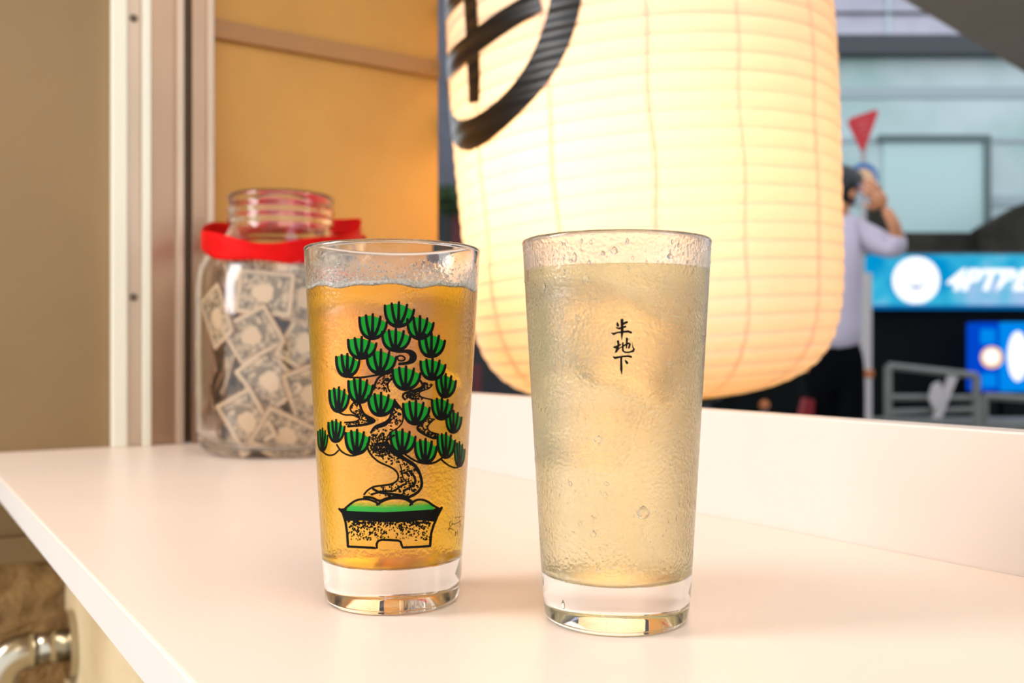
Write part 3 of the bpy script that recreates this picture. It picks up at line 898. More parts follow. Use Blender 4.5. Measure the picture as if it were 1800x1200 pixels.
def lstroke(pts, ws):
    b = bmesh.new()
    pts = smooth_line([(a_ + 0.010, b_) for a_, b_ in pts], 2); n = len(pts)
    wsr = [ws[min(len(ws) - 1, int(i / (n - 1) * (len(ws) - 1)))] * (1 - ((i / (n - 1) * (len(ws) - 1)) % 1)) + ws[min(len(ws) - 1, int(i / (n - 1) * (len(ws) - 1)) + 1)] * ((i / (n - 1) * (len(ws) - 1)) % 1) for i in range(n)]
    prev = None
    for i, p in enumerate(pts):
        q0, q1 = pts[max(i - 1, 0)], pts[min(i + 1, n - 1)]
        tx, tz = q1[0] - q0[0], q1[1] - q0[1]; L_ = math.hypot(tx, tz) or 1
        nx, nz = -tz / L_, tx / L_
        cur = []
        for k in range(5):
            f = (k / 4 - .5) * wsr[i]
            cur.append(b.verts.new(lp(p[0] + nx * f, p[1] + nz * f)))
        if prev:
            for k in range(4): b.faces.new((prev[k], prev[k + 1], cur[k + 1], cur[k]))
        prev = cur
    return link('painted_stroke', b, M['lacquer'], lan, True)
lstroke([(-0.268, 0.148), (-0.262, 0.19), (-0.262, 0.25), (-0.265, 0.32), (-0.268, 0.39)], [0.026, 0.030, 0.030, 0.034])
lstroke([(-0.392, 0.222), (-0.33, 0.216), (-0.262, 0.216), (-0.20, 0.226), (-0.150, 0.236)], [0.026, 0.034, 0.030, 0.026])
lstroke([(-0.365, 0.292), (-0.30, 0.290), (-0.23, 0.292), (-0.175, 0.296)], [0.026, 0.030, 0.028])
lstroke([(-0.335, 0.372), (-0.318, 0.345), (-0.305, 0.325)], [0.024, 0.030, 0.024])
lstroke([(-0.20, 0.375), (-0.215, 0.345), (-0.232, 0.325)], [0.024, 0.030, 0.024])
# end rings, hanger and bulb
M['blk'] = mat('black_lantern_wood', (0.02, 0.018, 0.015, 1), 0.5)
def ringmesh(r, z, h, th):
    return lathe([(r, z), (r + th, z), (r + th, z + h), (r, z + h), (r, z)], 64)
link('bottom_ring', ringmesh(0.0745, -0.236, 0.012, 0.009), M['blk'], lan, True)
link('top_ring', ringmesh(0.116, 0.556, 0.03, 0.010), M['blk'], lan, True)
hk = tube([(-0.126, 0, 0.58), (-0.10, 0, 0.64), (0, 0, 0.67), (0.10, 0, 0.64), (0.126, 0, 0.58)], 0.003, 8)
link('hanger_wire', hk, M['blk'], lan, True)
link('hanging_cord', tube([(0, 0, 0.67), (0.012, 0, 0.825)], 0.0025, 8), M['blk'], lan, True)
M['bulb'] = mat('bulb_glass', (1, 1, 1, 1), 0.4, emit=(1.0, 0.80, 0.5, 1), estr=1.0)
bl = bpy.data.lights.new('lantern_bulb_light', 'POINT')
bl.energy = 2.9
bl.color = (1.0, 0.86, 0.66)
bl.shadow_soft_size = 0.035
blo = bpy.data.objects.new('lantern_bulb_light', bl); COL.objects.link(blo)
blo.parent = lan; blo.location = (-0.085, -0.075, 0.06)
link('bulb_cable', tube([(0, 0, 0.67), (0, 0, 0.30), (-0.07, -0.06, 0.16)], 0.003, 8), M['blk'], lan, True)

# ------------------------------------------------------------------ glass jar with printed tiles and a red ribbon
JY = 0.98
JC = Vector(((495 - 900) / F * JY, JY, H))
jar = empty('glass_jar', JC)
tag(jar, 'large glass jar full of small printed tiles, red ribbon around its neck', 'jar')
jp_out = [(0.0, 0.004), (0.045, 0.003), (0.066, 0.0), (0.0745, 0.003), (0.0805, 0.010), (0.0835, 0.022), (0.0838, 0.10), (0.0836, 0.165), (0.0815, 0.183), (0.074, 0.199), (0.063, 0.211), (0.0545, 0.219),
          (0.0515, 0.225), (0.0512, 0.229), (0.0530, 0.231), (0.0530, 0.2335), (0.0512, 0.2355), (0.0512, 0.239), (0.0528, 0.241), (0.0528, 0.2435), (0.0512, 0.2455), (0.0512, 0.250), (0.0525, 0.253), (0.0522, 0.2565), (0.0505, 0.258)]
jp_in = [(0.0485, 0.2565), (0.0480, 0.225), (0.0520, 0.2165), (0.0605, 0.2085), (0.0712, 0.1965), (0.0785, 0.181), (0.0803, 0.165), (0.0805, 0.10), (0.0800, 0.024), (0.0765, 0.013), (0.068, 0.009), (0.0, 0.010)]
M['jar'] = clear_glass('jar_glass', 0.0, 1.45, (0.97, 0.98, 0.96, 1), bump=0.08, bscale=30)
link('jar_wall', lathe(jp_out + jp_in, 96), M['jar'], jar, True)
# ribbon: a loose band tilted on the shoulder, folded and knotted behind
b = bmesh.new()
NRB = 96; prev = None
def rib_pt(a, v, off=0.0):
    r = 0.0785 + 0.0022 * math.sin(3 * a + 1) + off
    tiltz = -0.012 * math.sin(-a)         # lower towards the camera
    x, y = r * math.cos(a), r * math.sin(a)
    zc_ = 0.2165 + 0.021 * (y / r) * 1.0 + 0.003 * math.sin(2 * a + .6)
    hw = 0.0125 * (0.82 + 0.18 * math.sin(5 * a))
    fold = 0.0016 * math.sin(v * 5 + a * 9)
    return Vector((x * (1 + fold * 3), y * (1 + fold * 3) - 0.004, zc_ + v * hw))
rows = []
for i in range(NRB):
    a = 2 * PI * i / NRB
    rows.append([b.verts.new(rib_pt(a, -1 + 2 * j / 6)) for j in range(7)])
for i in range(NRB):
    for j in range(6):
        b.faces.new((rows[i][j], rows[(i + 1) % NRB][j], rows[(i + 1) % NRB][j + 1], rows[i][j + 1]))
rb = link('ribbon', b, M['red'], jar, True)
md = rb.modifiers.new('t', 'SOLIDIFY'); md.thickness = 0.0012
b = bmesh.new()
for dx, rz, sc in ((-0.016, 0.3, 1.0), (0.016, -0.25, 1.0)):
    pts = [Vector((0.0, 0.072, 0.238)) + Vector((dx * 2.2 * math.sin(k / 10 * PI) + 0.1 * dx * k / 10, 0.004 * math.cos(k / 10 * 2 * PI), 0.010 * math.sin(k / 10 * 2 * PI))) for k in range(11)]
    tube(pts, [0.004 + 0.002 * math.sin(k / 10 * PI) for k in range(11)], 8, b)
blob(b, Vector((0.0, 0.074, 0.238)), 0.008, 1.2, .8, 1, 2)
tube([Vector((0.004, 0.074, 0.238)), Vector((0.03, 0.074, 0.236)), Vector((0.062, 0.06, 0.226)), Vector((0.078, 0.045, 0.222))], [0.004, 0.0045, 0.004, 0.002], 8, b)
link('ribbon_bow', b, M['red'], rb, True)

# printed tile: engraving-like border, lines and portrait
t = NT('tile_print')
tc = t.n('ShaderNodeTexCoord'); sp = t.n('ShaderNodeSeparateXYZ'); t.l(tc.outputs['Object'], sp.inputs[0])
TW, TH_ = 0.021, 0.0265
def mth(op, a, b=None, clamp=False):
    m = t.n('ShaderNodeMath', operation=op, use_clamp=clamp)
    for i, v in enumerate((a, b)):
        if v is None: continue
        if isinstance(v, (int, float)): m.inputs[i].default_value = v
        else: t.l(v, m.inputs[i])
    return m.outputs[0]
ax = mth('ABSOLUTE', sp.outputs['X']); az = mth('ABSOLUTE', sp.outputs['Z'])
inside = mth('MULTIPLY', mth('LESS_THAN', ax, TW - 0.0038), mth('LESS_THAN', az, TH_ - 0.0038))
frame = mth('MULTIPLY', inside, mth('SUBTRACT', 1.0, mth('MULTIPLY', mth('LESS_THAN', ax, TW - 0.0050), mth('LESS_THAN', az, TH_ - 0.0050))))
wv = t.n('ShaderNodeTexNoise'); wv.inputs['Scale'].default_value = 420; wv.inputs['Detail'].default_value = 4
t.l(tc.outputs['Object'], wv.inputs['Vector'])
tex = mth('MULTIPLY', inside, mth('GREATER_THAN', wv.outputs['Fac'], 0.47))
ex = mth('DIVIDE', sp.outputs['X'], 0.0085); ez = mth('DIVIDE', mth('SUBTRACT', sp.outputs['Z'], -0.001), 0.0115)
rad = mth('ADD', mth('MULTIPLY', ex, ex), mth('MULTIPLY', ez, ez))
face = mth('LESS_THAN', rad, 1.0)
hair = mth('MULTIPLY', mth('LESS_THAN', rad, 1.75), mth('GREATER_THAN', sp.outputs['Z'], 0.004))
hair = mth('MULTIPLY', hair, mth('SUBTRACT', 1.0, mth('MULTIPLY', face, mth('LESS_THAN', sp.outputs['Z'], 0.0075))))
cx_ = mth('SUBTRACT', ax, 0.0135); cz_ = mth('SUBTRACT', az, 0.016)
spot = mth('LESS_THAN', mth('ADD', mth('MULTIPLY', cx_, cx_), mth('MULTIPLY', cz_, cz_)), 0.0022 ** 2)
dark = mth('MULTIPLY', tex, mth('SUBTRACT', 1.0, face))
dark = mth('MULTIPLY', dark, 0.72)
dark = mth('MAXIMUM', dark, mth('MULTIPLY', frame, 0.6))
dark = mth('MAXIMUM', dark, mth('MULTIPLY', spot, 0.9)); dark = mth('MAXIMUM', dark, mth('MULTIPLY', hair, 0.75))
dark = mth('MULTIPLY', dark, inside)
mc = t.n('ShaderNodeMix', data_type='RGBA'); t.l(dark, mc.inputs[0]); mc.inputs[6].default_value = rgb(222, 188, 152); mc.inputs[7].default_value = rgb(52, 32, 18)
p = t.n('ShaderNodeBsdfPrincipled'); p.inputs['Roughness'].default_value = .45; t.l(mc.outputs[2], p.inputs['Base Color']); t.l(p.outputs[0], t.out.inputs['Surface'])
M['tile'] = t.m
M['tile_edge'] = mat('tile_edge', rgb(150, 104, 76), 0.6)
def tile_mesh():
    b = bmesh.new()
    quadbox(b, [(-TW, -.0016, -TH_), (TW, -.0016, -TH_), (TW, .0016, -TH_), (-TW, .0016, -TH_)], [(-TW, -.0016, TH_), (TW, -.0016, TH_), (TW, .0016, TH_), (-TW, .0016, TH_)])
    bevel(b, 0.0004, 1)
    b.normal_update()
    for f in b.faces: f.material_index = 0 if abs(f.normal.y) > .8 else 1
    me = bpy.data.meshes.new('printed_tile'); b.to_mesh(me); b.free()
    me.materials.append(M['tile']); me.materials.append(M['tile_edge'])
    return me
TM = tile_mesh()
tile_n = 0
def tile(a, z, spin, lean, r=0.0655, label='small printed portrait tile heaped among others in the glass jar', yaw=0.0):
    """a: where around the jar (0 = facing the camera), z: height, spin: turn in its plane"""
    o = bpy.data.objects.new('printed_tile', TM); COL.objects.link(o)
    R = Matrix.Rotation(a + yaw, 4, 'Z') @ Matrix.Rotation(lean, 4, 'X') @ Matrix.Rotation(spin, 4, 'Y')
    pos = JC + Vector((math.sin(a) * r, -math.cos(a) * r, z))
    o.matrix_world = Matrix.Translation(pos) @ R
    tag(o, label, 'tile', 'printed tiles in the glass jar')
D_ = math.radians
def tpx(x, y, spin, lean=0.0, r=0.0655, label=None, yaw=0.0):
    dx = (x - 495) / F * (JY - 0.05); a = math.asin(max(-.97, min(.97, dx / r)))
    yy = JY - r * math.cos(a); z = CAMZ + (HZ - y) / F * yy - H
    kw = {'label': label} if label else {}
    tile(a, z, D_(spin), D_(lean), r, yaw=yaw, **kw)
tpx(466, 738, -28, 8, .070, 'printed tile leaning low at the front of the jar')
tpx(500, 668, -38, -6, .062, 'printed tile tilted across the middle of the jar')
tpx(475, 588, 64, 14, .066, 'printed tile lying tilted below the topmost right tile')
tpx(497, 515, 95, -4, .068, 'topmost right printed tile, just under the ribbon')
tpx(406, 556, -26, 4, .070, 'shiny white-looking tile at the upper left of the jar')
tpx(378, 620, -20, 12, .066, 'tile standing at mid height against the left of the jar')
tpx(410, 640, 20, -10, .056)
tpx(528, 765, -62, 14, .068, 'tile at the lower right of the jar, partly behind the tumbler')
tpx(368, 690, 35, -8, .068, 'tile low at the left wall of the jar')
tpx(385, 742, 70, 10, .064, 'tile at the bottom left of the jar')
tpx(425, 778, 80, -12, .052)
tpx(372, 520, 12, 0, .064)
tpx(560, 600, 30, 0, .066); tpx(565, 690, -20, 6, .066); tpx(560, 520, 10, 0, .066); tpx(440, 480, 5, 20, .050); tpx(520, 470, 70, -18, .048)
tpx(402, 690, 20, 0, .050, 'tile seen nearly edge-on at the left of the jar, dark edge towards us', yaw=1.3)
rnd = random.Random(5)
for k in range(34):
    a = rnd.uniform(0, 2 * PI); rr_ = rnd.choice([0.0, 0.02, 0.035, 0.045]) if k < 22 else 0.062
    if rr_ == 0.062: a = rnd.uniform(1.3, 5.0)
    tile(a, 0.042 + (k % 6) * 0.0255, rnd.uniform(0, PI), rnd.uniform(-.5, .5), rr_)

# ------------------------------------------------------------------ outside: street, buildings, signs, person
GZ = 0.22
M['street'] = mat('asphalt', rgb(104, 112, 116), 0.7, col2=rgb(84, 90, 92), scale=3)
M['facade'] = mat('pale_teal_facade', rgb(200, 216, 220), 0.5, col2=rgb(170, 198, 196), scale=0.9)
M['facade_u'] = mat('pale_lilac_panels', rgb(196, 192, 208), 0.5, col2=rgb(170, 166, 184), scale=1.2)
M['facade_band'] = mat('greyer_band', rgb(168, 184, 190), 0.5)
M['screen'] = mat('pale_aqua_panel', rgb(190, 218, 218), 0.4)
M['dgrey'] = mat('dark_grey_metal', rgb(62, 66, 72), 0.5)
M['dgreen'] = mat('grey_green_frame_shadow', rgb(98, 116, 116), 0.5)
M['black'] = mat('black_shopfront', (0.003, 0.004, 0.004, 1), 0.7, spec=0.1)
M['darkbrick'] = mat('dark_hedge_wall', rgb(52, 46, 34), 0.9, col2=rgb(28, 24, 16), scale=3, bump=.5, bscale=6)
M['steel'] = mat('galvanised_steel', rgb(112, 110, 104), 0.5, var=0.2, scale=6)
M['pole'] = mat('grey_white_pole', rgb(180, 170, 168), 0.5)
M['orange'] = mat('orange_tape', rgb(176, 96, 40), 0.6)
M['canopy'] = mat('brown_soffit', rgb(168, 150, 132), 0.8, var=.1, scale=5)
M['sred'] = mat('red_sign', rgb(196, 20, 34), 0.4)
M['sblue'] = mat('blue_sign', rgb(10, 100, 170), 0.4)
M['speach'] = mat('peach_sign', rgb(232, 184, 140), 0.4)
M['swhite'] = mat('white_sign', rgb(225, 215, 215), 0.4)

o = link('street', box_nd(0.47, 45, -30, 60, GZ - 0.1, GZ), M['street']); tag(o, kind='structure')
# street kept outside of the room: the wall carries it
o = link('canopy_soffit', None or (lambda b: (quadbox(b, [Vector(v) for v in [(-0.15, 1.75, CAMZ + 1.0), (0.05, 0.85, CAMZ + 1.0), (3.0, -0.6, CAMZ + 1.0), (7.5, 5.0, CAMZ + 1.0), (4.0, 5.6, CAMZ + 1.0), (1.11, 2.74, CAMZ + 1.0), (0.6, 2.3, CAMZ + 1.0)]],
                                                   [Vector(v) for v in [(-0.15, 1.75, CAMZ + 1.12), (0.05, 0.85, CAMZ + 1.12), (3.0, -0.6, CAMZ + 1.12), (7.5, 5.0, CAMZ + 1.12), (4.0, 5.6, CAMZ + 1.12), (1.11, 2.74, CAMZ + 1.12), (0.6, 2.3, CAMZ + 1.12)]]), b)[1])(bmesh.new()), M['canopy'])
tag(o, 'dark brown canopy over the window, cutting the top right corner', 'canopy')

def wpx(x0, x1, y0, y1, Y, th, m, name='part', parent=None, bv=0.01):
    """upright block whose front at depth Y spans the given image box"""
    a, b_ = at(x0, y1, Y), at(x1, y0, Y)
    ob = link(name, box(a.x, b_.x, Y, Y + th, a.z, b_.z, bv), m, parent)
    if parent: ob.matrix_parent_inverse = Matrix.Translation(-parent.location)
    return ob
# building across the street
bd = empty('building', (9, 16, GZ))
tag(bd, 'pale teal building across the street with a light aqua panel', 'building')
Yb = 16
wpx(900, 2300, 92, 640, Yb, .5, M['facade'], 'wall', bd)
wpx(900, 2300, -500, 66, Yb - .1, .6, M['facade_u'], 'upper_wall', bd)
s = wpx(900, 2300, 60, 94, Yb - .25, .6, M['dgrey'], 'dark_beam', bd)
for y0, y1 in ((152, 172), (240, 250), (342, 362)):
    wpx(1380, 2300, y0, y1, Yb - .03, .1, M['facade_band'], 'horizontal_band', bd)
for yy in (20, -30, -90, -160): wpx(1380, 2300, yy, yy + 4, Yb - .14, .1, M['dgrey'], 'joint_line', bd, .003)
for xx in (1560, 1700, 1860): wpx(xx, xx + 5, -500, 64, Yb - .14, .1, M['facade'], 'upright_joint', bd, .003)
wpx(1553, 1735, 248, 410, Yb - .06, .05, M['screen'], 'aqua_panel', bd)
wpx(1546, 1742, 236, 248, Yb - .12, .12, M['dgreen'], 'panel_frame_and_shadow', bd)
wpx(1732, 1743, 244, 400, Yb - .12, .12, M['dgreen'], 'panel_frame_and_shadow', bd)  # shadow along the panel's right side, built as a dark strip
# dark strip below it
o = empty('dark_wall', (8, 14, GZ)); tag(o, 'dark mottled wall behind the glowing sign', 'wall')
wpx(1400, 2300, 408, 460, 14.2, .4, M['darkbrick'], 'wall_body', o)
b = bmesh.new()
pts = [at(1725, 460, 14.0), at(1725, 400, 14.0), at(1760, 380, 14.0), at(1800, 358, 14.0), at(1900, 320, 14.0), at(2300, 300, 14.0), at(2300, 460, 14.0)]
quadbox(b, pts, [p_ + Vector((0, .3, 0)) for p_ in pts]); bmesh.ops.recalc_face_normals(b, faces=list(b.faces))
q = link('slanted_wall', b, M['darkbrick'], o); q.matrix_parent_inverse = Matrix.Translation(-o.location)
b = bmesh.new()
pts = [at(1525, 460, 14.0), at(1528, 385, 14.0), at(1540, 350, 14.0), at(1552, 352, 14.0), at(1566, 412, 14.0), at(1600, 460, 14.0)]
quadbox(b, pts, [p_ + Vector((0, .3, 0)) for p_ in pts]); bmesh.ops.recalc_face_normals(b, faces=list(b.faces))
q = link('slanted_wall', b, M['darkbrick'], o); q.matrix_parent_inverse = Matrix.Translation(-o.location)
# black shopfront under the sign
o = link('shopfront_wall', box(at(900, 0, 12.3).x, at(2300, 0, 12.3).x, 12.3, 12.8, GZ, at(0, 535, 12.3).z), M['black'])
tag(o, 'black unlit shopfront below the glowing blue sign', 'shopfront')
# LED sign
M['led'] = None
t = NT('led_sign_face')
tc = t.n('ShaderNodeTexCoord'); no = t.n('ShaderNodeTexNoise'); no.inputs['Scale'].default_value = 1.6; no.inputs['Detail'].default_value = 2
t.l(tc.outputs['Object'], no.inputs['Vector'])
rp = t.n('ShaderNodeValToRGB'); e = rp.color_ramp.elements
e[0].position = .32; e[0].color = rgb(0, 150, 210); e[1].position = .68; e[1].color = rgb(190, 200, 245)
q = e.new(.45); q.color = rgb(60, 185, 222); q = e.new(.56); q.color = rgb(140, 196, 232)
t.l(no.outputs['Fac'], rp.inputs['Fac'])
em = t.n('ShaderNodeEmission'); em.inputs['Strength'].default_value = .78; t.l(rp.outputs['Color'], em.inputs['Color']); t.l(em.outputs[0], t.out.inputs['Surface'])
M['led'] = t.m
def emis(name, col, st):
    t = NT(name); em = t.n('ShaderNodeEmission'); em.inputs['Color'].default_value = col; em.inputs['Strength'].default_value = st
    t.l(em.outputs[0], t.out.inputs['Surface']); return t.m
M['ledw'] = emis('led_white', rgb(250, 250, 255), 1.0); M['ledb'] = emis('led_blue', rgb(0, 70, 200), .8); M['led_cy'] = emis('led_azure', rgb(0, 135, 235), .8)
M['ledo'] = emis('led_peach', rgb(255, 205, 140), .85); M['ledd'] = emis('led_deep_blue', rgb(0, 110, 180), .7); M['ledg'] = emis('led_pale', rgb(190, 206, 240), .8)
YS = 12.0
sg = empty('led_sign', at(1700, 540, YS)); tag(sg, 'long glowing blue electronic sign with a white round emblem and white lettering', 'sign')
si = Matrix.Translation(-sg.location)
wpx(1530, 2050, 446, 540, YS, .2, M['led'], 'sign_face', sg)
wpx(1528, 2052, 536, 542, YS - .02, .22, M['ledd'], 'lower_trim', sg, .002)
wpx(1528, 2052, 443, 447, YS - .02, .22, M['dgrey'], 'upper_trim', sg, .002)
def diskm(cx, cy_, rpx, Y, th, n=40, rin=0.0, a0=0.0, a1=2 * PI):
    b = bmesh.new(); c = at(cx, cy_, Y); r = rpx / F * Y; ri = rin / F * Y
    fr = []; m = n
    for k in range(m + 1):
        a = a0 + (a1 - a0) * k / m
        fr.append(((c.x + r * math.cos(a), c.z + r * math.sin(a)), (c.x + ri * math.cos(a), c.z + ri * math.sin(a))))
    for (o0, i0), (o1, i1) in zip(fr[:-1], fr[1:]):
        vs = []
        for yy in (Y, Y + th):
            vs += [b.verts.new((o0[0], yy, o0[1])), b.verts.new((o1[0], yy, o1[1])), b.verts.new((i1[0], yy, i1[1])), b.verts.new((i0[0], yy, i0[1]))]
        b.faces.new(vs[0:4]); b.faces.new(vs[4:8][::-1]); b.faces.new((vs[0], vs[4], vs[5], vs[1]))
        if ri: b.faces.new((vs[2], vs[6], vs[7], vs[3]))
    bmesh.ops.remove_doubles(b, verts=list(b.verts), dist=1e-5); bmesh.ops.recalc_face_normals(b, faces=list(b.faces))
    return b
q = link('round_emblem', diskm(1611, 492, 41, YS - .03, .03), M['ledw'], sg); q.matrix_parent_inverse = si
q2 = link('emblem_ring', diskm(1611, 490, 17.5, YS - .036, .005, rin=14), M['ledg'], sg); q2.matrix_parent_inverse = si
q2 = link('emblem_mark', diskm(1611, 497, 11, YS - .04, .005, rin=6, a0=PI * 1.2, a1=PI * 1.8), M['ledd'], sg); q2.matrix_parent_inverse = si
# white lettering
def text_mesh(body, size, m, name, loc, parent, shear=0.35, extrude=.01, rot=(PI / 2, 0, 0), off=0.0):
    cu = bpy.data.curves.new(name, 'FONT'); cu.body = body; cu.size = size; cu.shear = shear; cu.extrude = extrude; cu.offset = off; cu.space_character = 1.0
    tmp = bpy.data.objects.new(name, cu); COL.objects.link(tmp)
    bpy.context.view_layer.update()
    dg = bpy.context.evaluated_depsgraph_get()
    me = bpy.data.meshes.new_from_object(tmp.evaluated_get(dg)); bpy.data.objects.remove(tmp)
    me.materials.clear(); me.materials.append(m)
    ob = bpy.data.objects.new(name, me); COL.objects.link(ob)
    ob.rotation_euler = rot; ob.location = loc
    if parent:
        ob.parent = parent; ob.matrix_parent_inverse = Matrix.Translation(-parent.location)
    return ob
lt = text_mesh('4PTBEM', 36 / F * YS * 1.42, M['ledw'], 'lettering', at(1662, 509, YS - .03), sg, off=.012)
lt.scale = (1.05, 1, 1)
# blue lit panels (vending machines)
YV = 11.6
for x0, x1, lab in ((1719, 1758, 'left of the two glowing blue panels with a small white disc'), (1764, 1850, 'right glowing blue panel with a tall white figure')):
    v = empty('lit_panel', at((x0 + x1) / 2, 690, YV)); v.location.z = GZ
    tag(v, lab, 'lit panel')
    wpx(x0, x1, 566, 688, YV, .3, M['led_cy'] if x0 > 1760 else M['ledb'], 'panel_face', v, .02)
    a, b2 = at(x0, 0, YV).x, at(x1, 0, YV).x
    ob = link('panel_base', box(a + .01, b2 - .01, YV + .02, YV + .3, GZ, at(0, 688, YV).z), M['black'], v); ob.matrix_parent_inverse = Matrix.Translation(-v.location)
    vi = Matrix.Translation(-v.location)
    if x0 < 1760:
        ob = link('lit_disc', diskm(1744, 628, 19, YV - .02, .02), M['ledo'], v); ob.matrix_parent_inverse = vi
        ob = link('lit_disc_centre', diskm(1743, 627, 13, YV - .03, .01), M['ledw'], v); ob.matrix_parent_inverse = vi
        ob = wpx(1724, 1750, 578, 604, YV - .01, .01, M['led_cy'], 'light_patch', v, .001)
        ob = wpx(1726, 1752, 656, 680, YV - .01, .01, M['led_cy'], 'light_patch', v, .001)
    else:
        b = bmesh.new(); c = at(1789, 626, YV - .02)
        m_ = Matrix.Translation(c) @ Matrix.Diagonal((18 / F * YV, .02, 44 / F * YV, 1)); bmesh.ops.create_icosphere(b, subdivisions=3, radius=1, matrix=m_)
        ob = link('white_figure', b, M['ledw'], v, True); ob.matrix_parent_inverse = vi

# steel barriers
def barrier(x0, x1, y_top0, y_top1, yb, Y, lab, emblem=True):
    br0 = empty('steel_barrier', at((x0 + x1) / 2, yb, Y)); br0.location.z = GZ; tag(br0, lab, 'barrier', None)
    bi = Matrix.Translation(-br0.location)
    A, B = at(x0, y_top0, Y), at(x1, y_top1, Y)
    w = 8 / F * Y
    def bar(p, q, th, nm='rail'):
        ob = link(nm, tube([p, q], th, 8), M['steel'], br0, False); ob.matrix_parent_inverse = bi
    bar(Vector((A.x, Y, GZ)), A, w * .9, 'post'); bar(Vector((B.x, Y, GZ)), B, w * .9, 'post')
    bar(A, B, w * .8, 'top_rail')
    for k, f in ((0, 55), (1, 82)):
        bar(at(x0, y_top0 + f, Y), at(x1, y_top1 + f * .72, Y), w * .7, 'rail')
    if emblem:
        b = bmesh.new()
        pa = [at(1655, 735, Y - .08), at(1640, 735, Y - .08), at(1668, 660, Y - .08), at(1684, 662, Y - .08)]
        quadbox(b, pa, [p + Vector((0, .03, 0)) for p in pa]); bmesh.ops.recalc_face_normals(b, faces=list(b.faces))
        ob = link('emblem_plate', b, M['pole'], br0); ob.matrix_parent_inverse = bi
        b = bmesh.new()
        pa = [at(1633, 700, Y - .1), at(1640, 676, Y - .1), at(1652, 670, Y - .1), at(1660, 690, Y - .1), at(1650, 716, Y - .1), at(1642, 718, Y - .1)]
        quadbox(b, pa, [p + Vector((0, .03, 0)) for p in pa]); bmesh.ops.recalc_face_normals(b, faces=list(b.faces))
        ob = link('emblem_plate', b, M['pole'], br0); ob.matrix_parent_inverse = bi
barrier(1561, 1716, 643, 660, 760, 9.5, 'grey steel street barrier with a slanted pale emblem, right of the pole')
barrier(1730, 1880, 696, 706, 760, 9.9, 'lower grey steel barrier under the glowing blue panels', False)
# low platform behind the barriers
o = link('kerb', box(at(1440, 0, 10.6).x, at(2200, 0, 10.6).x, 10.6, 11.1, GZ, at(0, 738, 10.6).z, .01), M['steel']); tag(o, 'low grey kerb behind the steel barriers', 'kerb')
# pole
YP = 7.6
po = empty('street_pole', at(1522, 700, YP)); po.location.z = GZ; tag(po, 'pale grey pole with an orange band beside the person', 'pole')
pi_ = Matrix.Translation(-po.location)
pb = at(1522, 480, YP)
for nm, z0, z1q, r, m in (('shaft', GZ, pb.z, .045, M['pole']), ('band', at(0, 662, YP).z, at(0, 650, YP).z, .058, M['orange'])):
    ob = link(nm, tube([Vector((pb.x, YP, z0)), Vector((pb.x, YP, z1q))], r, 20), m, po, False); ob.matrix_parent_inverse = pi_
# signs
YT = 13.0
ts = empty('road_sign', at(1518, 340, YT)); ts.location.z = GZ
tag(ts, 'red triangular road sign pointing down above a round blue sign', 'road sign')
ti = Matrix.Translation(-ts.location)
def poly_sign(nm, pts, Y, th, m, par, inv_):
    b = bmesh.new(); pa = [at(x, y, Y) for x, y in pts]
    quadbox(b, pa, [p + Vector((0, th, 0)) for p in pa]); bmesh.ops.recalc_face_normals(b, faces=list(b.faces))
    ob = link(nm, b, m, par); ob.matrix_parent_inverse = inv_; return ob
poly_sign('red_triangle', [(1491, 216), (1494, 208), (1540, 192), (1544, 198), (1520, 264), (1514, 264)], YT, .03, M['sred'], ts, ti)
M['sred2'] = mat('worn_red_lettering', rgb(214, 90, 96), .4)
for ln in ([(1507, 216), (1525, 210)], [(1509, 224), (1527, 219)], [(1513, 233), (1524, 230)]):
    (xa, ya), (xb, yb) = ln
    poly_sign('faded_lettering', [(xa, ya + 3), (xa, ya), (xb, yb), (xb, yb + 3)], YT - .01, .008, M['sred2'], ts, ti)
q = link('blue_disc', diskm(1518, 312, 26, YT + .05, .03), M['sblue'], ts); q.matrix_parent_inverse = ti
poly_sign('peach_figure', [(1500, 308), (1508, 298), (1520, 295), (1533, 302), (1540, 318), (1537, 334), (1528, 336), (1520, 322), (1514, 312), (1504, 315)], YT + .03, .015, M['speach'], ts, ti)
q = link('sign_post', tube([Vector((at(1518, 0, YT + .15).x, YT + .15, GZ)), at(1518, 210, YT + .15)], .035, 12), M['pole'], ts); q.matrix_parent_inverse = ti

# left gap between the jamb and the lantern
o = link('dark_shop_wall', box(at(640, 0, 9).x, at(1250, 0, 9).x, 9, 9.3, GZ, at(0, -200, 9).z), mat('dark_shop_wall', rgb(38, 38, 42), .7, col2=rgb(24, 24, 26), scale=2)); tag(o, 'dark shop wall seen in the gap left of the lantern', 'wall')
o = link('blue_grey_shutter', box(at(690, 0, 8.6).x, at(812, 0, 8.6).x, 8.6, 8.7, at(0, 330, 8.6).z, at(0, -200, 8.6).z, .01), mat('blue_grey_shutter', rgb(86, 88, 100), .6, var=.3, scale=5)); tag(o, 'blue-grey shutter high in the gap left of the lantern', 'shutter')
for x_, lab in ((803, 'dark red post left of the lantern'), (838, 'dark red post between the tumblers, below the lantern')):
    o = link('red_post', box(at(x_ - 8, 0, 8.2).x, at(x_ + 8, 0, 8.2).x, 8.2, 8.3, GZ, at(0, 340 if x_ < 820 else 640, 8.2).z, .01), mat('dark_red_paint', rgb(84, 8, 16), .5)); tag(o, lab, 'post')
sh = empty('shrub', at(790, 420, 8.0)); sh.location.z = GZ; tag(sh, 'dark green potted shrub in the gap left of the lantern', 'plant')
b = bmesh.new(); rnd = random.Random(4); cc = at(790, 352, 8.0)
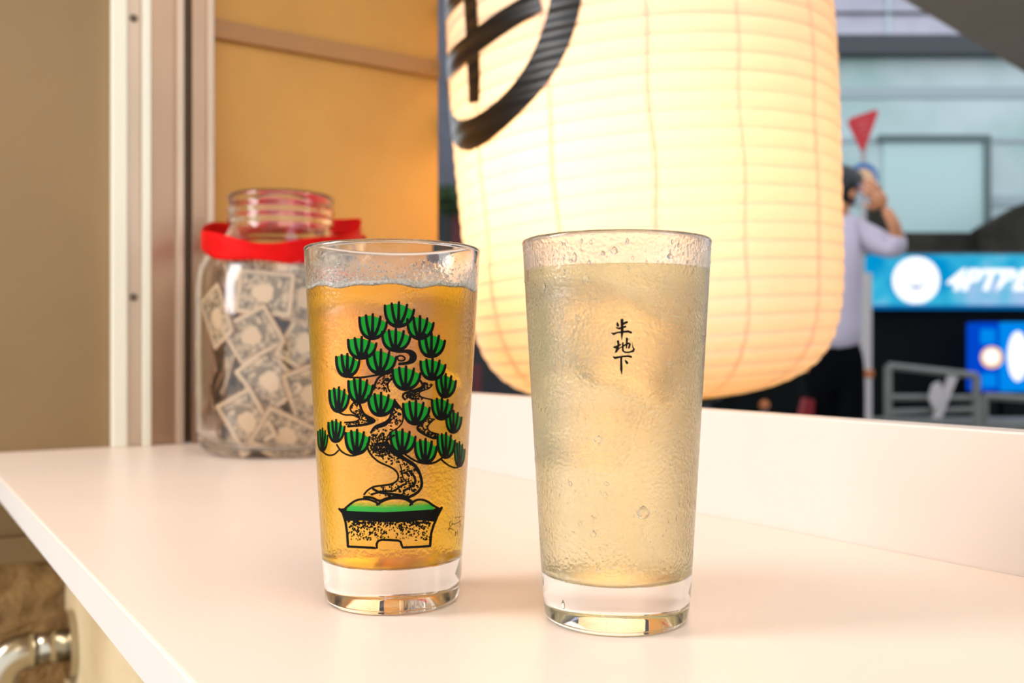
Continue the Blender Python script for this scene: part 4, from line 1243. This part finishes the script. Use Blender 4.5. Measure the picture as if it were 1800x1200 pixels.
for k in range(420):
    v = Vector((rnd.gauss(0, 1), rnd.gauss(0, 1), rnd.gauss(0, 1))).normalized() * rnd.uniform(.05, .15)
    c = cc + v; q = Vector((rnd.gauss(0, 1), rnd.gauss(0, 1), rnd.gauss(0, 1))).normalized(); w_ = q.orthogonal().normalized() * .012; q = q * .03
    b.faces.new([b.verts.new(c - q), b.verts.new(c + w_), b.verts.new(c + q), b.verts.new(c - w_)])
ob = link('foliage', b, mat('shrub_leaf', rgb(44, 66, 22), .6), sh); ob.matrix_parent_inverse = Matrix.Translation(-sh.location); ob['kind'] = 'stuff'
ob = link('stem', tube([Vector((cc.x, 8, GZ + .2)), cc], .015, 8), M['darkbrick'], sh); ob.matrix_parent_inverse = Matrix.Translation(-sh.location)
ob = link('pot', (lambda b: b)(tube([Vector((cc.x, 8, GZ)), Vector((cc.x, 8, GZ + .28))], [.09, .12], 20)), M['dgrey'], sh); ob.matrix_parent_inverse = Matrix.Translation(-sh.location)
# small things on the street under the lantern
o = link('traffic_bollard', (lambda b: b)(tube([Vector((at(1314, 0, 9).x, 8.4, GZ)), Vector((at(1314, 0, 9).x, 8.4, at(0, 706, 8.4).z))], .03, 12)), M['dgrey'])
tag(o, 'thin dark post with an orange top under the lantern', 'post')
b = bmesh.new(); blob(b, Vector((at(1314, 0, 9).x, 8.4, at(0, 712, 8.4).z)), .045, sub=2); link('orange_cap', b, M['orange'], o, True)
o = link('red_bag', (lambda b: (quadbox(b, [at(1410, 745, 4.5), at(1412, 725, 4.5), at(1418, 700, 4.5), at(1432, 702, 4.5), at(1430, 745, 4.5)], [p + Vector((0, .08, 0)) for p in [at(1410, 745, 4.5), at(1412, 725, 4.5), at(1418, 700, 4.5), at(1432, 702, 4.5), at(1430, 745, 4.5)]]), bmesh.ops.recalc_face_normals(b, faces=list(b.faces)), b)[2])(bmesh.new()), mat('dark_red_cloth', rgb(120, 4, 14), .7))
tag(o, 'dark red bag hanging beside the legs of the person', 'bag')
link('strap', tube([at(1404, 636, 4.63), at(1410, 670, 4.57), at(1422, 706, 4.54)], .006, 6), M['black'], o)

# ------------------------------------------------------------------ person standing in the street
YQ = 4.66
def pq(x, y, dy=0.0):
    v = at(x, y, YQ); v.y += dy; return v
def skin(name, verts, edges, radii, m, parent, root=0, lv=2):
    me = bpy.data.meshes.new(name); me.from_pydata([tuple(v) for v in verts], edges, []); me.materials.append(m)
    ob = bpy.data.objects.new(name, me); COL.objects.link(ob)
    sk = ob.modifiers.new('skin', 'SKIN')
    for i, r in enumerate(radii):
        d = me.skin_vertices[0].data[i]
        d.radius = (r, r) if isinstance(r, (int, float)) else r
        d.use_root = (i == root)
    sk.use_smooth_shade = True
    sb = ob.modifiers.new('sub', 'SUBSURF'); sb.levels = sb.render_levels = lv
    ob.parent = parent; ob.matrix_parent_inverse = Matrix.Translation(-parent.location)
    return ob
per = empty('person', pq(1462, 940)); per.location.z = GZ
tag(per, 'person in white shirt and black trousers, one arm raised, half behind the lantern', 'person')
M['skin'] = mat('skin', rgb(206, 138, 98), .5); M['shirt'] = mat('white_shirt', rgb(206, 196, 214), .8, bump=.4, bscale=14)
M['trs'] = mat('black_trousers', (.003, .0035, .005, 1), .9, spec=.05); M['hair'] = mat('black_hair', (.006, .005, .005, 1), .5); M['shoe'] = mat('black_shoe', (.01, .01, .01, 1), .4)
V = [pq(1462, 620), pq(1463, 560), pq(1464, 480), pq(1464, 415), pq(1466, 384), pq(1478, 362), pq(1487, 335), pq(1485, 312),   # 0-7 pelvis..head top
     pq(1490, 398), pq(1502, 408), pq(1566, 446, -.12), pq(1548, 400, -.16), pq(1535, 372, -.14),                                # 8-12 right arm raised
     pq(1438, 398), pq(1424, 410), pq(1410, 500, .02), pq(1405, 575, -.02), pq(1404, 600, -.03),                                     # 13-17 left arm
     pq(1482, 660), pq(1486, 770, -.05), pq(1484, 905, .03), pq(1484, 928, -.10),                                                # 18-21 right leg
     pq(1444, 660), pq(1438, 770, .02), pq(1434, 905, .08), pq(1434, 928, -.04),
     pq(1497, 340, -.0), pq(1506, 343)]                                                                                           # face front, nose
E_ = [(0, 1), (1, 2), (2, 3), (3, 4), (4, 5), (5, 6), (6, 7), (3, 8), (8, 9), (9, 10), (10, 11), (11, 12), (3, 13), (13, 14), (14, 15), (15, 16), (16, 17),
      (0, 18), (18, 19), (19, 20), (20, 21), (0, 22), (22, 23), (23, 24), (24, 25), (6, 26), (26, 27)]
Rr = [.125, .11, .125, .12, .05, .060, .092, .085, .06, .05, .036, .030, .024, .06, .05, .038, .030, .024, .085, .058, .04, .038, .085, .058, .04, .038, .055, .014]
body = skin('body', V, E_, Rr, M['skin'], per)
# hands with five fingers each
def hand(c, d, side, curl):
    b = bmesh.new(); d = Vector(d).normalized(); s_ = Vector(side).normalized(); nrm = d.cross(s_)
    m = Matrix((s_, nrm, d)).transposed()
    blob(b, c + d * .045, 1, .040, .016, .048, 2, m)
    for k, (o_, ln) in enumerate(((-.030, .062), (-.010, .074), (.011, .078), (.031, .068))):
        p0 = c + d * .075 + s_ * o_
        pts = [p0, p0 + d * ln * .5 + nrm * curl * .2 * ln, p0 + d * ln * .8 + nrm * curl * .5 * ln, p0 + d * ln * .95 + nrm * curl * .85 * ln]
        tube(pts, [.0095, .009, .008, .006], 8, b)
    p0 = c + d * .025 + s_ * -.035
    tube([p0, p0 - s_ * .022 + d * .022, p0 - s_ * .028 + d * .045 + nrm * .01], [.012, .010, .007], 8, b)
    return b
ob = link('hand', hand(V[12] + Vector((0, 0, .0)), (-.55, -.1, .75), (.6, 0, .5), 1.0), M['skin'], body, True)
ob = link('hand', hand(V[17] + Vector((0, 0, -.0)), (0, -.05, -1), (0, 1, 0), .5), M['skin'], body, True)
b = bmesh.new()
for dy in (-.035, .035):
    blob(b, pq(1508, 334) + Vector((-.006, dy, 0)), .010, sub=2)
ob = link('eyes', b, M['hair'], body, True)
b = bmesh.new(); blob(b, pq(1506, 356) + Vector((-.01, 0, 0)), 1, .006, .022, .006, 2)
ob = link('mouth', b, mat('lips', rgb(150, 70, 60), .5), body, True)
b = bmesh.new(); blob(b, pq(1487, 344) + Vector((0, -.088, 0)), 1, .016, .008, .028, 2); blob(b, pq(1487, 344) + Vector((0, .088, 0)), 1, .016, .008, .028, 2)
ob = link('ears', b, M['skin'], body, True)
b = bmesh.new(); blob(b, pq(1480, 328), 1, .106, .100, .105, 3)
rnd = random.Random(2)
for v in b.verts:
    if v.co.x > pq(1497, 0).x and v.co.z < pq(0, 322).z: v.co.x = pq(1497, 0).x
    v.co += Vector((rnd.uniform(-1, 1), rnd.uniform(-1, 1), rnd.uniform(-1, 1))) * .003
ob = link('hair', b, M['hair'], body, True)
SV = [pq(1462, 630), pq(1463, 560), pq(1464, 480), pq(1464, 418), pq(1465, 392), pq(1490, 400), pq(1504, 410), pq(1566, 446, -.12), pq(1552, 412, -.155), pq(1438, 400), pq(1424, 412), pq(1410, 500, .02), pq(1405, 572, -.02)]
SE = [(0, 1), (1, 2), (2, 3), (3, 4), (3, 5), (5, 6), (6, 7), (7, 8), (3, 9), (9, 10), (10, 11), (11, 12)]
SR_ = [.158, .140, .150, .140, .062, .082, .076, .064, .046, .08, .07, .056, .046]
skin('shirt', SV, SE, SR_, M['shirt'], per)
TV = [pq(1462, 572), pq(1462, 640), pq(1484, 672), pq(1486, 770, -.05), pq(1484, 900, .03), pq(1442, 672), pq(1438, 770, .02), pq(1434, 900, .08)]
skin('trousers', TV, [(0, 1), (1, 2), (2, 3), (3, 4), (1, 5), (5, 6), (6, 7)], [.135, .14, .105, .078, .062, .105, .078, .062], M['trs'], per)
for xx, dy in ((1484, .03), (1434, .08)):
    b = bmesh.new(); c = pq(xx, 930, dy - .06); c.z = GZ + .04; blob(b, c, 1, .05, .135, .045, 3)
    for v in b.verts: v.co.z = max(v.co.z, GZ + .002)
    ob = link('shoe', b, M['shoe'], per, True); ob.matrix_parent_inverse = Matrix.Translation(-per.location)
